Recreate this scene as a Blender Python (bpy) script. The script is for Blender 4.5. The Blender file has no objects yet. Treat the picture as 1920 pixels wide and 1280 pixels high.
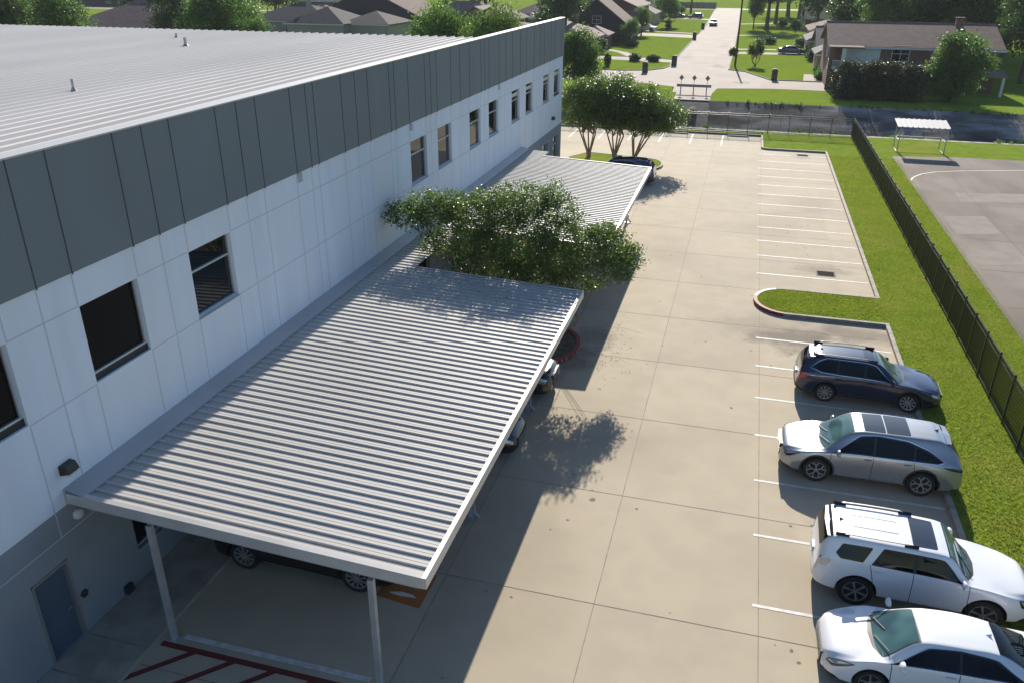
import bpy, bmesh, math, random
import numpy as np
from mathutils import Vector, Matrix

# ------------------------------------------------------------------ camera, sky, sun, exposure
sc = bpy.context.scene
COL = sc.collection
R = math.radians
H = 14.0
yaw, pit, rol = -0.27025007, 0.43298613, 0.00510701
fw = Vector((math.sin(yaw)*math.cos(pit), math.cos(yaw)*math.cos(pit), -math.sin(pit)))
r0 = Vector((math.cos(yaw), -math.sin(yaw), 0)); u0 = r0.cross(fw)
rt = math.cos(rol)*r0 + math.sin(rol)*u0
up = -math.sin(rol)*r0 + math.cos(rol)*u0
cd = bpy.data.cameras.new('camera'); cam = bpy.data.objects.new('camera', cd); COL.objects.link(cam)
cam.matrix_world = Matrix(((rt.x, up.x, -fw.x, 0), (rt.y, up.y, -fw.y, 0), (rt.z, up.z, -fw.z, H), (0, 0, 0, 1)))
cd.sensor_width = 36.0; cd.lens = 1518.08/1920*36; cd.clip_end = 3000; cd.clip_start = 0.1
sc.camera = cam

SUNV = Vector((-0.134, 1.985, 1.0)).normalized()
EL = math.asin(SUNV.z); AZ = math.atan2(SUNV.x, SUNV.y)
w = bpy.data.worlds.new('World'); sc.world = w; w.use_nodes = True
nt = w.node_tree; nt.nodes.clear()
sky = nt.nodes.new('ShaderNodeTexSky'); sky.sky_type = 'NISHITA'; sky.sun_disc = False
sky.sun_elevation = EL; sky.sun_rotation = AZ
sky.air_density = 1.0; sky.dust_density = 0.6; sky.ozone_density = 1.4
bg = nt.nodes.new('ShaderNodeBackground'); bg.inputs[1].default_value = 0.078
wo = nt.nodes.new('ShaderNodeOutputWorld')
tint = nt.nodes.new('ShaderNodeMix'); tint.data_type = 'RGBA'; tint.blend_type = 'MULTIPLY'; tint.inputs[0].default_value = 1
tint.inputs[7].default_value = (.83, .975, 1.14, 1)
nt.links.new(sky.outputs[0], tint.inputs[6]); nt.links.new(tint.outputs[2], bg.inputs[0]); nt.links.new(bg.outputs[0], wo.inputs[0])
sd = bpy.data.lights.new('sun', 'SUN'); sd.energy = 5.0; sd.angle = R(0.53); sd.color = (1.0, 0.93, 0.82)
so = bpy.data.objects.new('sun', sd); COL.objects.link(so)
so.rotation_euler = SUNV.to_track_quat('Z', 'Y').to_euler(); so.location = (-20, 60, 60)
sc.view_settings.view_transform = 'Standard'; sc.view_settings.look = 'None'
sc.view_settings.gamma = 1; sc.view_settings.use_curve_mapping = False
sc.view_settings.exposure = 0.72
random.seed(4)

# ------------------------------------------------------------------ materials
def mat(name, col, rough=0.8, metal=0.0, spec=0.5, c2=None, scale=1.0, detail=4.0, c3=None, scale3=0.15, bump=0.0, bscale=30.0,
        coat=0.0, stretch=None, lo=0.4, hi=0.62, ior=None, trans=0.0, aniso=0.0):
    m = bpy.data.materials.new(name); m.use_nodes = True
    n = m.node_tree; b = n.nodes['Principled BSDF']
    b.inputs['Base Color'].default_value = (*col, 1); b.inputs['Roughness'].default_value = rough
    b.inputs['Metallic'].default_value = metal; b.inputs['Specular IOR Level'].default_value = spec
    b.inputs['Coat Weight'].default_value = coat; b.inputs['Coat Roughness'].default_value = 0.03
    if ior: b.inputs['IOR'].default_value = ior
    if aniso: b.inputs['Anisotropic'].default_value = aniso
    g = n.nodes.new('ShaderNodeNewGeometry'); v = g.outputs['Position']
    if stretch:
        mp = n.nodes.new('ShaderNodeVectorMath'); mp.operation = 'MULTIPLY'; mp.inputs[1].default_value = stretch
        n.links.new(v, mp.inputs[0]); v = mp.outputs[0]
    prev = None
    def layer(prev, a, c, s, d, l, h):
        t = n.nodes.new('ShaderNodeTexNoise'); t.inputs['Scale'].default_value = s; t.inputs['Detail'].default_value = d
        n.links.new(v, t.inputs['Vector'])
        r = n.nodes.new('ShaderNodeMapRange'); r.inputs[1].default_value = l; r.inputs[2].default_value = h
        n.links.new(t.outputs[0], r.inputs[0])
        x = n.nodes.new('ShaderNodeMix'); x.data_type = 'RGBA'
        n.links.new(r.outputs[0], x.inputs[0])
        if prev is None: x.inputs[6].default_value = (*a, 1)
        else: n.links.new(prev, x.inputs[6])
        x.inputs[7].default_value = (*c, 1)
        return x.outputs[2]
    if c2: prev = layer(prev, col, c2, scale, detail, lo, hi)
    if c3: prev = layer(prev, col, c3, scale3, 5.0, 0.5, 0.7)
    if prev is not None: n.links.new(prev, b.inputs['Base Color'])
    if bump:
        t = n.nodes.new('ShaderNodeTexNoise'); t.inputs['Scale'].default_value = bscale; t.inputs['Detail'].default_value = 5
        n.links.new(v, t.inputs['Vector'])
        bp = n.nodes.new('ShaderNodeBump'); bp.inputs['Strength'].default_value = bump; bp.inputs['Distance'].default_value = 0.02
        n.links.new(t.outputs[0], bp.inputs['Height']); n.links.new(bp.outputs[0], b.inputs['Normal'])
    return m

def leafmat(name, a, b_, rough=0.5, spec=0.5, tr=0.35):
    m = bpy.data.materials.new(name); m.use_nodes = True
    n = m.node_tree; p = n.nodes['Principled BSDF']; out = n.nodes['Material Output']
    at = n.nodes.new('ShaderNodeAttribute'); at.attribute_name = 'tone'
    x = n.nodes.new('ShaderNodeMix'); x.data_type = 'RGBA'; x.inputs[6].default_value = (*a, 1); x.inputs[7].default_value = (*b_, 1)
    n.links.new(at.outputs['Fac'], x.inputs[0]); n.links.new(x.outputs[2], p.inputs['Base Color'])
    p.inputs['Roughness'].default_value = rough; p.inputs['Specular IOR Level'].default_value = spec
    t = n.nodes.new('ShaderNodeBsdfTranslucent')
    hs = n.nodes.new('ShaderNodeHueSaturation'); hs.inputs['Value'].default_value = 1.5; hs.inputs['Saturation'].default_value = 1.1
    n.links.new(x.outputs[2], hs.inputs['Color']); n.links.new(hs.outputs[0], t.inputs['Color'])
    ms = n.nodes.new('ShaderNodeMixShader'); ms.inputs[0].default_value = tr
    n.links.new(p.outputs[0], ms.inputs[1]); n.links.new(t.outputs[0], ms.inputs[2]); n.links.new(ms.outputs[0], out.inputs['Surface'])
    return m

M = {}
M['concrete'] = mat('concrete', (.465, .40, .295), .85, spec=.12, c2=(.435, .37, .275), scale=.9, c3=(.385, .33, .25), scale3=.16, bump=.15, bscale=60)
def stain_nodes(m, spots, dark):
    n = m.node_tree; b = n.nodes['Principled BSDF']; src = b.inputs['Base Color'].links[0].from_socket
    g = n.nodes.new('ShaderNodeNewGeometry'); nz = n.nodes.new('ShaderNodeTexNoise'); nz.inputs['Scale'].default_value = .9; nz.inputs['Detail'].default_value = 6
    n.links.new(g.outputs['Position'], nz.inputs['Vector'])
    # slab to slab tone
    ad = n.nodes.new('ShaderNodeVectorMath'); ad.operation = 'ADD'; ad.inputs[1].default_value = (2.1, -15.16, 0)
    sn = n.nodes.new('ShaderNodeVectorMath'); sn.operation = 'SNAP'; sn.inputs[1].default_value = (3.83, 4.6, 50)
    n.links.new(g.outputs['Position'], ad.inputs[0]); n.links.new(ad.outputs[0], sn.inputs[0])
    wn = n.nodes.new('ShaderNodeTexWhiteNoise'); n.links.new(sn.outputs[0], wn.inputs['Vector'])
    mr = n.nodes.new('ShaderNodeMapRange'); mr.inputs[3].default_value = .955; mr.inputs[4].default_value = 1.03; n.links.new(wn.outputs['Value'], mr.inputs[0])
    vm = n.nodes.new('ShaderNodeVectorMath'); vm.operation = 'SCALE'; n.links.new(src, vm.inputs[0]); n.links.new(mr.outputs[0], vm.inputs['Scale'])
    prev = vm.outputs[0]
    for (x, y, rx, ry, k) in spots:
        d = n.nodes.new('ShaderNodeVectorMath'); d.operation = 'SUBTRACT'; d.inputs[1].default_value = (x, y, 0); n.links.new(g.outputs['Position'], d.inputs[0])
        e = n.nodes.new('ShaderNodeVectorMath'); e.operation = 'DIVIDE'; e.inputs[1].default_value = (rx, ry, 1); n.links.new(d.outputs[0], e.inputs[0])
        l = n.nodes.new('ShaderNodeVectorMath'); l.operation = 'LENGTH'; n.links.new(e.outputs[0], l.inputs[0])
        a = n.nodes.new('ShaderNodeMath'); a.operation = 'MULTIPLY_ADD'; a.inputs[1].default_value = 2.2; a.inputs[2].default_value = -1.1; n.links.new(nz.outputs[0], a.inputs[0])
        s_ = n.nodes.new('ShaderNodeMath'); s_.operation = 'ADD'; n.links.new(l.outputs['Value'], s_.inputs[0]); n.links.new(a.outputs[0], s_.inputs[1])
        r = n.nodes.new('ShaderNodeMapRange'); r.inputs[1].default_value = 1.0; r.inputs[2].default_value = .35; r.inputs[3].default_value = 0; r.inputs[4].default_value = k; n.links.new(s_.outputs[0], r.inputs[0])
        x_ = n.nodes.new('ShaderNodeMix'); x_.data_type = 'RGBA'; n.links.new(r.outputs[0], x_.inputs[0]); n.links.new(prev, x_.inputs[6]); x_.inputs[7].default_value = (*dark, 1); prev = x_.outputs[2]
    n.links.new(prev, b.inputs['Base Color'])
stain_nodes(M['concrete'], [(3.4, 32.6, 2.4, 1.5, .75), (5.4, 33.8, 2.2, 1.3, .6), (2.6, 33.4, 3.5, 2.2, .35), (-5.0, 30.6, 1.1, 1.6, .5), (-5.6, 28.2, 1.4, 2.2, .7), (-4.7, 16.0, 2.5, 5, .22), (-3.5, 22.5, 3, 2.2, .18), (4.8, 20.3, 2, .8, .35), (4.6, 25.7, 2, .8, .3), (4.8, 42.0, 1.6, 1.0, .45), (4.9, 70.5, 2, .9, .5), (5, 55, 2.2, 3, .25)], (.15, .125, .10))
M['street'] = mat('street', (.375, .32, .275), .85, spec=.1, c2=(.335, .285, .245), scale=.25, c3=(.33, .29, .25), scale3=.1)
stain_nodes(M['street'], [(-4.6, 137, 1.6, 3.5, .6), (-7, 141, 2.5, 3, .25), (-10.5, 150, 1.2, 8, .25), (-6.2, 102, 2.2, 2.5, .5), (-5.0, 175, 1.2, 9, .3)], (.17, .14, .12))
M['concrete_walk'] = mat('concrete_walk', (.36, .33, .28), .85, c2=(.28, .25, .20), scale=1.5, bump=.15, bscale=60)
M['kerb'] = mat('kerb', (.36, .32, .26), .85, c2=(.26, .23, .19), scale=3, bump=.2)
M['kerb_dark'] = mat('kerb_dark', (.13, .12, .10), .9, c2=(.2, .18, .15), scale=3)
M['kerb_red'] = mat('kerb_red', (.28, .035, .03), .7, c2=(.2, .05, .045), scale=6)
M['kerb_white'] = mat('kerb_white', (.6, .56, .52), .7)
M['joint'] = mat('joint', (.16, .14, .11), .9, c2=(.26, .23, .18), scale=2.0)
M['kerb_grey'] = mat('kerb_grey', (.22, .22, .24), .8)
M['line'] = mat('line', (.66, .65, .62), .7, c2=(.52, .50, .46), scale=5)
M['red_paint'] = mat('red_paint', (.17, .02, .018), .7, c2=(.12, .03, .025), scale=6)
M['orange_paint'] = mat('orange_paint', (.42, .13, .02), .7, c2=(.33, .12, .04), scale=4)
M['asphalt'] = mat('asphalt', (.23, .195, .165), .9, spec=.1, c2=(.175, .148, .125), scale=.35, c3=(.29, .25, .21), scale3=.22, stretch=(1, .45, 1), bump=.2, bscale=80)
M['asphalt_patch'] = mat('asphalt_patch', (.275, .24, .205), .9, spec=.1, c2=(.245, .21, .18), scale=1)
M['grass'] = mat('grass', (.19, .255, .036), .9, spec=.0, c2=(.14, .205, .03), scale=1.6, detail=8, c3=(.25, .245, .06), scale3=.3, bump=.7, bscale=22, lo=.38, hi=.66)
M['lawn'] = mat('lawn', (.18, .25, .034), .9, spec=.0, c2=(.145, .21, .03), scale=.5, detail=8, c3=(.18, .24, .025), scale3=.06, bump=.5, bscale=6)
M['soil'] = mat('soil', (.12, .085, .055), .95, c2=(.07, .05, .035), scale=4)
M['channel'] = mat('channel', (.27, .26, .245), .9, spec=.02, c2=(.11, .105, .10), scale=.35, detail=8, c3=(.035, .035, .035), scale3=.22, stretch=(.4, 1, 1), lo=.46, hi=.56)
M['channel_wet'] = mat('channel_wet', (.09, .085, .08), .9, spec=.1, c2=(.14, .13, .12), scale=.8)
M['sky_reflection'] = mat('sky_reflection', (.62, .60, .55), .6, c2=(.4, .38, .33), scale=2.5)  # pale colour stands in for sky reflected off the channel floor
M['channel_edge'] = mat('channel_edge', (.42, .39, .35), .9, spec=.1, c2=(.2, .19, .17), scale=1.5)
M['oil'] = mat('oil', (.19, .165, .13), .8, spec=.1)
M['water'] = mat('water', (.02, .025, .02), .05, spec=.8)
M['wall_white'] = mat('wall_white', (.70, .76, .82), .75, c2=(.65, .71, .77), scale=1.6, detail=6, c3=(.68, .71, .735), scale3=.5, stretch=(1, 1, .12), bump=.05, bscale=90)
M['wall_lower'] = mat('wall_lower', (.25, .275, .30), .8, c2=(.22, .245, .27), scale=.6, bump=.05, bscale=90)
M['seam'] = mat('seam', (.50, .53, .56), .8)
M['fascia'] = mat('fascia', (.16, .19, .205), .5, metal=.0, c2=(.145, .172, .187), scale=.5, stretch=(1, 1, .3), spec=.4)
M['fascia_seam'] = mat('fascia_seam', (.045, .055, .062), .5)
M['roof_white'] = mat('roof_white', (.63, .60, .565), .65, metal=.0, spec=.1, c2=(.59, .56, .53), scale=.35, c3=(.53, .51, .48), scale3=.1, stretch=(1, .25, 1))
M['coping'] = mat('coping', (.50, .48, .45), .5, metal=.3)
M['deck'] = mat('deck', (.465, .445, .415), .55, metal=.0, spec=.2, c2=(.425, .405, .38), scale=.9, stretch=(.3, 1, 1), c3=(.45, .44, .42), scale3=.3)
M['deck_rib'] = mat('deck_rib', (.42, .42, .42), .42, metal=.75)
M['trim'] = mat('trim', (.60, .58, .56), .45, metal=.3, c2=(.52, .50, .48), scale=.8)
M['flash'] = mat('flash', (.40, .41, .42), .5, metal=.3, c2=(.36, .37, .38), scale=.6)
M['column'] = mat('column', (.42, .43, .44), .5, metal=.3, c2=(.34, .35, .36), scale=2)
M['glass'] = mat('glass', (.004, .005, .005), .03, spec=.5, ior=1.5)
M['glass_dark'] = mat('glass_dark', (.003, .003, .003), .15, spec=.12)
M['frame'] = mat('frame', (.55, .57, .60), .4, metal=.5)
M['dark'] = mat('dark', (.012, .012, .013), .5)
M['door'] = mat('door', (.075, .105, .15), .55, c2=(.065, .092, .13), scale=1)
M['bronze'] = mat('bronze', (.025, .022, .02), .5)
M['grey_metal'] = mat('grey_metal', (.35, .35, .35), .45, metal=.6)
M['white_plastic'] = mat('white_plastic', (.6, .6, .58), .5)
M['fence'] = mat('fence', (.006, .009, .010), .32, spec=.5)
M['bark'] = mat('bark', (.15, .105, .075), .9, c2=(.08, .06, .045), scale=6, stretch=(1, 1, .2))
M['bark_pale'] = mat('bark_pale', (.30, .215, .15), .8, c2=(.18, .12, .08), scale=5, stretch=(1, 1, .2))
M['pole'] = mat('pole', (.05, .035, .026), .9)
M['leaf'] = leafmat('leaf', (.040, .080, .020), (.13, .19, .045), .40, .5, .45)
M['leaf_dark'] = leafmat('leaf_dark', (.020, .045, .016), (.07, .125, .030), .5, .4, .45)
M['leaf_mid'] = leafmat('leaf_mid', (.035, .08, .018), (.11, .19, .04), .5, .4, .5)
M['leaf_bright'] = leafmat('leaf_bright', (.06, .13, .015), (.13, .24, .03), .5, .4)
M['leaf_hedge'] = leafmat('leaf_hedge', (.012, .034, .012), (.075, .072, .028), .5, .35, .25)
M['blade'] = leafmat('blade', (.16, .21, .035), (.27, .31, .06), .9, .0, .45)
M['brick'] = mat('brick', (.20, .10, .075), .9, c2=(.15, .08, .06), scale=9)
M['brick_red'] = mat('brick_red', (.16, .055, .045), .9, c2=(.11, .045, .04), scale=9)
M['brick_tan'] = mat('brick_tan', (.33, .27, .20), .9, c2=(.27, .21, .155), scale=9)
M['wall_beige'] = mat('wall_beige', (.33, .30, .245), .9)
M['wall_dark'] = mat('wall_dark', (.035, .03, .035), .9)
M['shingle'] = mat('shingle', (.19, .13, .115), .9, spec=.1, c2=(.15, .105, .093), scale=1.2, bump=.3, bscale=12)
M['shingle_pink'] = mat('shingle_pink', (.23, .165, .145), .9, spec=.15, c2=(.22, .165, .145), scale=1.2)
M['shingle_dark'] = mat('shingle_dark', (.075, .07, .07), .9, spec=.15, c2=(.065, .06, .06), scale=1.2, bump=.3, bscale=12)
M['shingle_grey'] = mat('shingle_grey', (.16, .145, .14), .9, spec=.15, c2=(.15, .14, .135), scale=1.2)
M['house_trim'] = mat('house_trim', (.6, .6, .58), .7)
M['skylight'] = mat('skylight', (.05, .22, .32), .2)
M['board_fence'] = mat('board_fence', (.22, .19, .165), .9, c2=(.14, .12, .105), scale=3, stretch=(1, 1, .1))
M['bin'] = mat('bin', (.10, .065, .05), .8, c2=(.07, .045, .035), scale=8)
M['sign_face'] = mat('sign_face', (.45, .30, .25), .6)
M['rail_wood'] = mat('rail_wood', (.20, .20, .21), .8)
# cars
def paint(n, c, metal=.0, rough=.32): return mat(n, c, rough, metal, coat=1.0)
M['paint_navy'] = paint('paint_navy', (.004, .012, .046), .2, .22)
M['paint_silver'] = paint('paint_silver', (.33, .34, .355), .6, .30)
M['paint_white'] = paint('paint_white', (.74, .75, .77), 0, .35)
M['paint_black'] = paint('paint_black', (.006, .006, .007), .2, .25)
M['paint_blue'] = paint('paint_blue', (.02, .04, .09), .3, .25)
M['car_glass'] = mat('car_glass', (.003, .004, .005), .02, spec=.35, ior=1.45)
M['shield_glass'] = mat('shield_glass', (.07, .15, .15), .04, spec=.5, ior=1.5, c2=(.03, .07, .075), scale=1.8, detail=1., lo=.35, hi=.65)
M['roof_glass'] = mat('roof_glass', (.012, .015, .022), .06, spec=.9, ior=1.6)
M['grate'] = mat('grate', (.03, .028, .025), .9, spec=.05)
M['tyre'] = mat('tyre', (.012, .012, .012), .8)
M['alloy'] = mat('alloy', (.62, .62, .62), .28, metal=.9)
M['wheel_dark'] = mat('wheel_dark', (.015, .015, .016), .5)
M['cladding'] = mat('cladding', (.02, .02, .021), .65)
M['chrome'] = mat('chrome', (.75, .75, .75), .12, metal=1)
M['lamp_clear'] = mat('lamp_clear', (.42, .45, .47), .08, metal=.4, coat=1)
M['lamp_red'] = mat('lamp_red', (.42, .012, .012), .12, coat=1)
M['lamp_amber'] = mat('lamp_amber', (.35, .12, .04), .12, coat=1)
M['lamp_smoke'] = mat('lamp_smoke', (.03, .015, .018), .08, coat=1)

# ------------------------------------------------------------------ mesh helpers
def meta(o, label=None, cat=None, group=None, kind=None):
    if label: o['label'] = label
    if cat: o['category'] = cat
    if group: o['group'] = group
    if kind: o['kind'] = kind
    return o
def thing(name, label, cat, loc=(0, 0, 0), rz=0, group=None):
    o = bpy.data.objects.new(name, None); COL.objects.link(o); o.location = loc; o.rotation_euler = (0, 0, rz)
    o.empty_display_size = .3
    return meta(o, label, cat, group)
def link(name, me, parent=None, origin=None, sharp=None):
    o = bpy.data.objects.new(name, me); COL.objects.link(o)
    if sharp is not None and len(me.polygons):
        me.polygons.foreach_set('use_smooth', [True]*len(me.polygons)); me.set_sharp_from_angle(angle=R(sharp))
    if parent: o.parent = parent
    return o
def copy_tree(o, parent=None):
    c = o.copy(); COL.objects.link(c); c.parent = parent
    for ch in list(o.children): copy_tree(ch, c)
    return c

class MB:
    def __init__(s, org=(0, 0, 0)): s.v = []; s.f = []; s.m = []; s.o = org
    def add(s, vs, fs, m=0):
        b = len(s.v); s.v += [tuple(x) for x in vs]; s.f += [tuple(i+b for i in f) for f in fs]; s.m += [m]*len(fs); return s
    def box(s, x0, x1, y0, y1, z0, z1, m=0):
        vs = [(x0, y0, z0), (x1, y0, z0), (x1, y1, z0), (x0, y1, z0), (x0, y0, z1), (x1, y0, z1), (x1, y1, z1), (x0, y1, z1)]
        return s.add(vs, [(3, 2, 1, 0), (4, 5, 6, 7), (0, 1, 5, 4), (1, 2, 6, 5), (2, 3, 7, 6), (3, 0, 4, 7)], m)
    def prism(s, poly, z0, z1, m=0, mtop=None):
        n = len(poly); a = sum(poly[i][0]*poly[(i+1) % n][1]-poly[(i+1) % n][0]*poly[i][1] for i in range(n))
        if a < 0: poly = poly[::-1]
        vs = [(p[0], p[1], z0) for p in poly]+[(p[0], p[1], z1) for p in poly]
        s.add(vs, [(i, (i+1) % n, n+(i+1) % n, n+i) for i in range(n)], m)
        return s.add([(p[0], p[1], z1) for p in poly], [tuple(range(n))], m if mtop is None else mtop)
    def quad(s, a, b, c, d, m=0): return s.add([a, b, c, d], [(0, 1, 2, 3)], m)
    def sheet(s, poly, z, m=0):
        n = len(poly); a = sum(poly[i][0]*poly[(i+1) % n][1]-poly[(i+1) % n][0]*poly[i][1] for i in range(n))
        if a < 0: poly = poly[::-1]
        return s.add([(p[0], p[1], z) for p in poly], [tuple(range(n))], m)
    def bar(s, p, q, wd, ht=None, m=0, n=4, r1=None):
        p = Vector(p); q = Vector(q); d = (q-p).normalized()
        a = d.cross(Vector((0, 0, 1))); a = Vector((1, 0, 0)) if a.length < 1e-3 else a.normalized(); b = a.cross(d)
        r1 = wd if r1 is None else r1; ht = wd if ht is None else ht
        vs = []
        for c, rr in ((p, wd), (q, r1)):
            for i in range(n):
                t = 2*math.pi*(i+.5)/n; k = 1/math.cos(math.pi/n) if n == 4 else 1
                vs.append(c+a*math.cos(t)*rr*k/ (1 if n != 4 else 1)+b*math.sin(t)*rr*k*ht/wd)
        f = [(i, (i+1) % n, n+(i+1) % n, n+i) for i in range(n)]+[tuple(range(n))[::-1], tuple(range(n, 2*n))]
        return s.add(vs, f, m)
    def lathe(s, prof, axis='z', n=24, c=(0, 0, 0), m=0, closed=False):
        vs = []
        for (r, h) in prof:
            for i in range(n):
                t = 2*math.pi*i/n; x, y = r*math.cos(t), r*math.sin(t)
                vs.append((c[0]+x, c[1]+y, c[2]+h) if axis == 'z' else (c[0]+x, c[1]+h, c[2]+y))
        k = len(prof); f = []
        for j in range(k-1):
            for i in range(n): f.append((j*n+i, j*n+(i+1) % n, (j+1)*n+(i+1) % n, (j+1)*n+i))
        f.append(tuple(range(n))[::-1]); f.append(tuple(range((k-1)*n, k*n)))
        return s.add(vs, f, m)
    def build(s, name, mats, parent=None, sharp=None, weld=False):
        me = bpy.data.meshes.new(name)
        ox, oy, oz = s.o
        me.from_pydata([(x-ox, y-oy, z-oz) for x, y, z in s.v], [], s.f)
        if not isinstance(mats, (list, tuple)): mats = [mats]
        for q in mats: me.materials.append(M[q])
        me.polygons.foreach_set('material_index', s.m)
        bm = bmesh.new(); bm.from_mesh(me)
        if weld: bmesh.ops.remove_doubles(bm, verts=bm.verts, dist=1e-4)
        bmesh.ops.recalc_face_normals(bm, faces=bm.faces) if not getattr(s, 'raw', False) else None
        bm.to_mesh(me); bm.free(); me.update()
        return link(name, me, parent, sharp=sharp)
def sheet(name, poly, z, m, kind='structure'):
    b = MB(); b.raw = True; b.sheet(poly, z); o = b.build(name, m); return meta(o, kind=kind)

# ------------------------------------------------------------------ vegetation builders
def leafmesh(name, blobs, ncl, nleaf, size, spread, seed, mt, shell=.55, flat=.8, floor=None):
    """crown of many leaf-sized faces gathered in clumps inside ellipsoids (x,y,z,rx,ry,rz)"""
    rg = np.random.default_rng(seed)
    B = np.array([b[:6] for b in blobs], float); vol = (B[:, 3]*B[:, 4]*B[:, 5])**(2/3); pr = vol/vol.sum()
    k = rg.choice(len(B), ncl, p=pr)
    d = rg.normal(size=(ncl, 3)); d /= np.linalg.norm(d, axis=1)[:, None]
    rad = shell+(1-shell)*rg.random(ncl)**.7
    cc = B[k, :3]+d*rad[:, None]*B[k, 3:6]
    ct = rg.random(ncl)
    j = rg.integers(0, ncl, nleaf)
    P = cc[j]+rg.normal(size=(nleaf, 3))*spread*np.array([1, 1, flat])
    if floor is not None: P[:, 2] = np.maximum(P[:, 2], floor+rg.random(nleaf)*.1)
    n = rg.normal(size=(nleaf, 3)); n[:, 2] += .7; n /= np.linalg.norm(n, axis=1)[:, None]
    a = np.cross(n, rg.normal(size=(nleaf, 3))); a /= np.linalg.norm(a, axis=1)[:, None]; b = np.cross(n, a)
    sz = size*(.6+.8*rg.random(nleaf))[:, None]
    V = np.stack([P-a*sz, P-b*sz*.5+n*sz*.12, P+a*sz, P+b*sz*.5+n*sz*.12], 1).reshape(-1, 3)
    me = bpy.data.meshes.new(name); me.vertices.add(len(V)); me.vertices.foreach_set('co', V.ravel())
    me.loops.add(4*nleaf); me.loops.foreach_set('vertex_index', np.arange(4*nleaf))
    me.polygons.add(nleaf); me.polygons.foreach_set('loop_start', np.arange(nleaf)*4); me.polygons.foreach_set('loop_total', np.full(nleaf, 4))
    me.update(calc_edges=True)
    at = me.attributes.new('tone', 'FLOAT', 'FACE')
    at.data.foreach_set('value', np.clip(.55*ct[j]+.45*rg.random(nleaf), 0, 1).astype(np.float32))
    me.materials.append(M[mt]); return me

def trunk_mesh(stems, mt, name='trunk'):
    b = MB()
    for pts in stems:
        for (p, r1), (q, r2) in zip(pts[:-1], pts[1:]): b.bar(p, q, r1, r1, n=7, r1=r2)
    me_o = b.build(name, mt, None, sharp=60); me = me_o.data; bpy.data.objects.remove(me_o); return me

def auto_stems(blobs, base_r, h0, seed, multi=1, pale=False):
    rg = random.Random(seed); st = []
    cx = sum(b[0] for b in blobs)/len(blobs); cy = sum(b[1] for b in blobs)/len(blobs); cz = sum(b[2] for b in blobs)/len(blobs)
    for m in range(multi):
        ang = 2*math.pi*m/multi+rg.random(); o = .22*base_r*multi if multi > 1 else 0
        bx, by = o*math.cos(ang), o*math.sin(ang)
        fx, fy = bx+.35*(cx+ (math.cos(ang)*1.6 if multi > 1 else 0)), by+.35*(cy+(math.sin(ang)*1.6 if multi > 1 else 0))
        fork = (fx, fy, h0)
        st.append([((bx, by, -.1), base_r*1.25), ((bx*.9+fx*.1, by*.9+fy*.1, h0*.25), base_r), (fork, base_r*.72)])
        tg = blobs if multi == 1 else [blobs[(m*2+i) % len(blobs)] for i in range(2)]
        for bb in tg:
            for e in range(3):
                q = (bb[0]+rg.uniform(-.5, .5)*bb[3], bb[1]+rg.uniform(-.5, .5)*bb[4], bb[2]+rg.uniform(-.2, .6)*bb[5])
                mid = (fork[0]*.45+q[0]*.55+rg.uniform(-.2, .2), fork[1]*.45+q[1]*.55+rg.uniform(-.2, .2), fork[2]*.5+q[2]*.5)
                st.append([(fork, base_r*.5), (mid, base_r*.28), (q, base_r*.1)])
    return st

TREES = {}
def tree(name, label, cat, loc, blobs, ncl, nleaf, size, spread, seed, leaf, trunk='bark', tr=.2, h0=2., multi=1, group=None, rz=0, key=None, sc_=1, shell=.55):
    t = thing(name, label, cat, loc, rz, group)
    if key and key in TREES: cm, tm = TREES[key]
    else:
        cm = leafmesh('crown', blobs, ncl, nleaf, size, spread, seed, leaf, shell)
        tm = trunk_mesh(auto_stems(blobs, tr, h0, seed, multi), trunk)
        if key: TREES[key] = (cm, tm)
    link('crown', cm, t); link('trunk', tm, t)
    t.scale = (sc_, sc_, sc_) if not isinstance(sc_, tuple) else sc_
    return t

def shrub(name, label, cat, loc, rx, ry, rz, seed, leaf='leaf_dark', n=2500, size=.09, group=None, solid=True, key=None, z0=None):
    t = thing(name, label, cat, loc, 0, group)
    if key and key in TREES: cm, core = TREES[key]
    else:
        zc = rz*.95 if z0 is None else z0
        cm = leafmesh('foliage', [(0, 0, zc, rx, ry, rz)], max(40, n//25), n, size, .1*min(rx, ry)+.05, seed, leaf, .85, floor=0)
        b = MB(); b.lathe([(.02, zc-rz*.8), (.5*rx, zc-rz*.62), (.8*rx, zc-rz*.2), (.8*rx, zc+rz*.2), (.5*rx, zc+rz*.62), (.02, zc+rz*.8)], n=12)
        b.v = [(x, y*ry/rx, z) for x, y, z in b.v]
        if zc-rz > .15: b.bar((0, 0, -.05), (0, 0, zc-rz*.5), .06, n=6, m=0)
        o = b.build('stem', 'twig'); core = o.data; bpy.data.objects.remove(o)
        if key: TREES[key] = (cm, core)
    link('foliage', cm, t); link('stem', core, t)
    return t
M['twig'] = mat('twig', (.012, .022, .008), .95)

# ------------------------------------------------------------------ car builder
def pchip(kn):
    X = np.array([k[0] for k in kn], float); Y = np.array([k[1] for k in kn], float)
    h = np.diff(X); dl = np.diff(Y)/h; d = np.zeros(len(X))
    for i in range(1, len(X)-1):
        if dl[i-1]*dl[i] > 0:
            w1 = 2*h[i]+h[i-1]; w2 = h[i]+2*h[i-1]; d[i] = (w1+w2)/(w1/dl[i-1]+w2/dl[i])
    d[0] = dl[0]; d[-1] = dl[-1]
    def f(x):
        x = min(max(x, X[0]), X[-1]); i = min(max(int(np.searchsorted(X, x))-1, 0), len(h)-1)
        t = (x-X[i])/h[i]
        return ((1+2*t)*(1-t)**2*Y[i]+t*(1-t)**2*h[i]*d[i]+t*t*(3-2*t)*Y[i+1]+t*t*(t-1)*h[i]*d[i+1])
    return f

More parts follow.
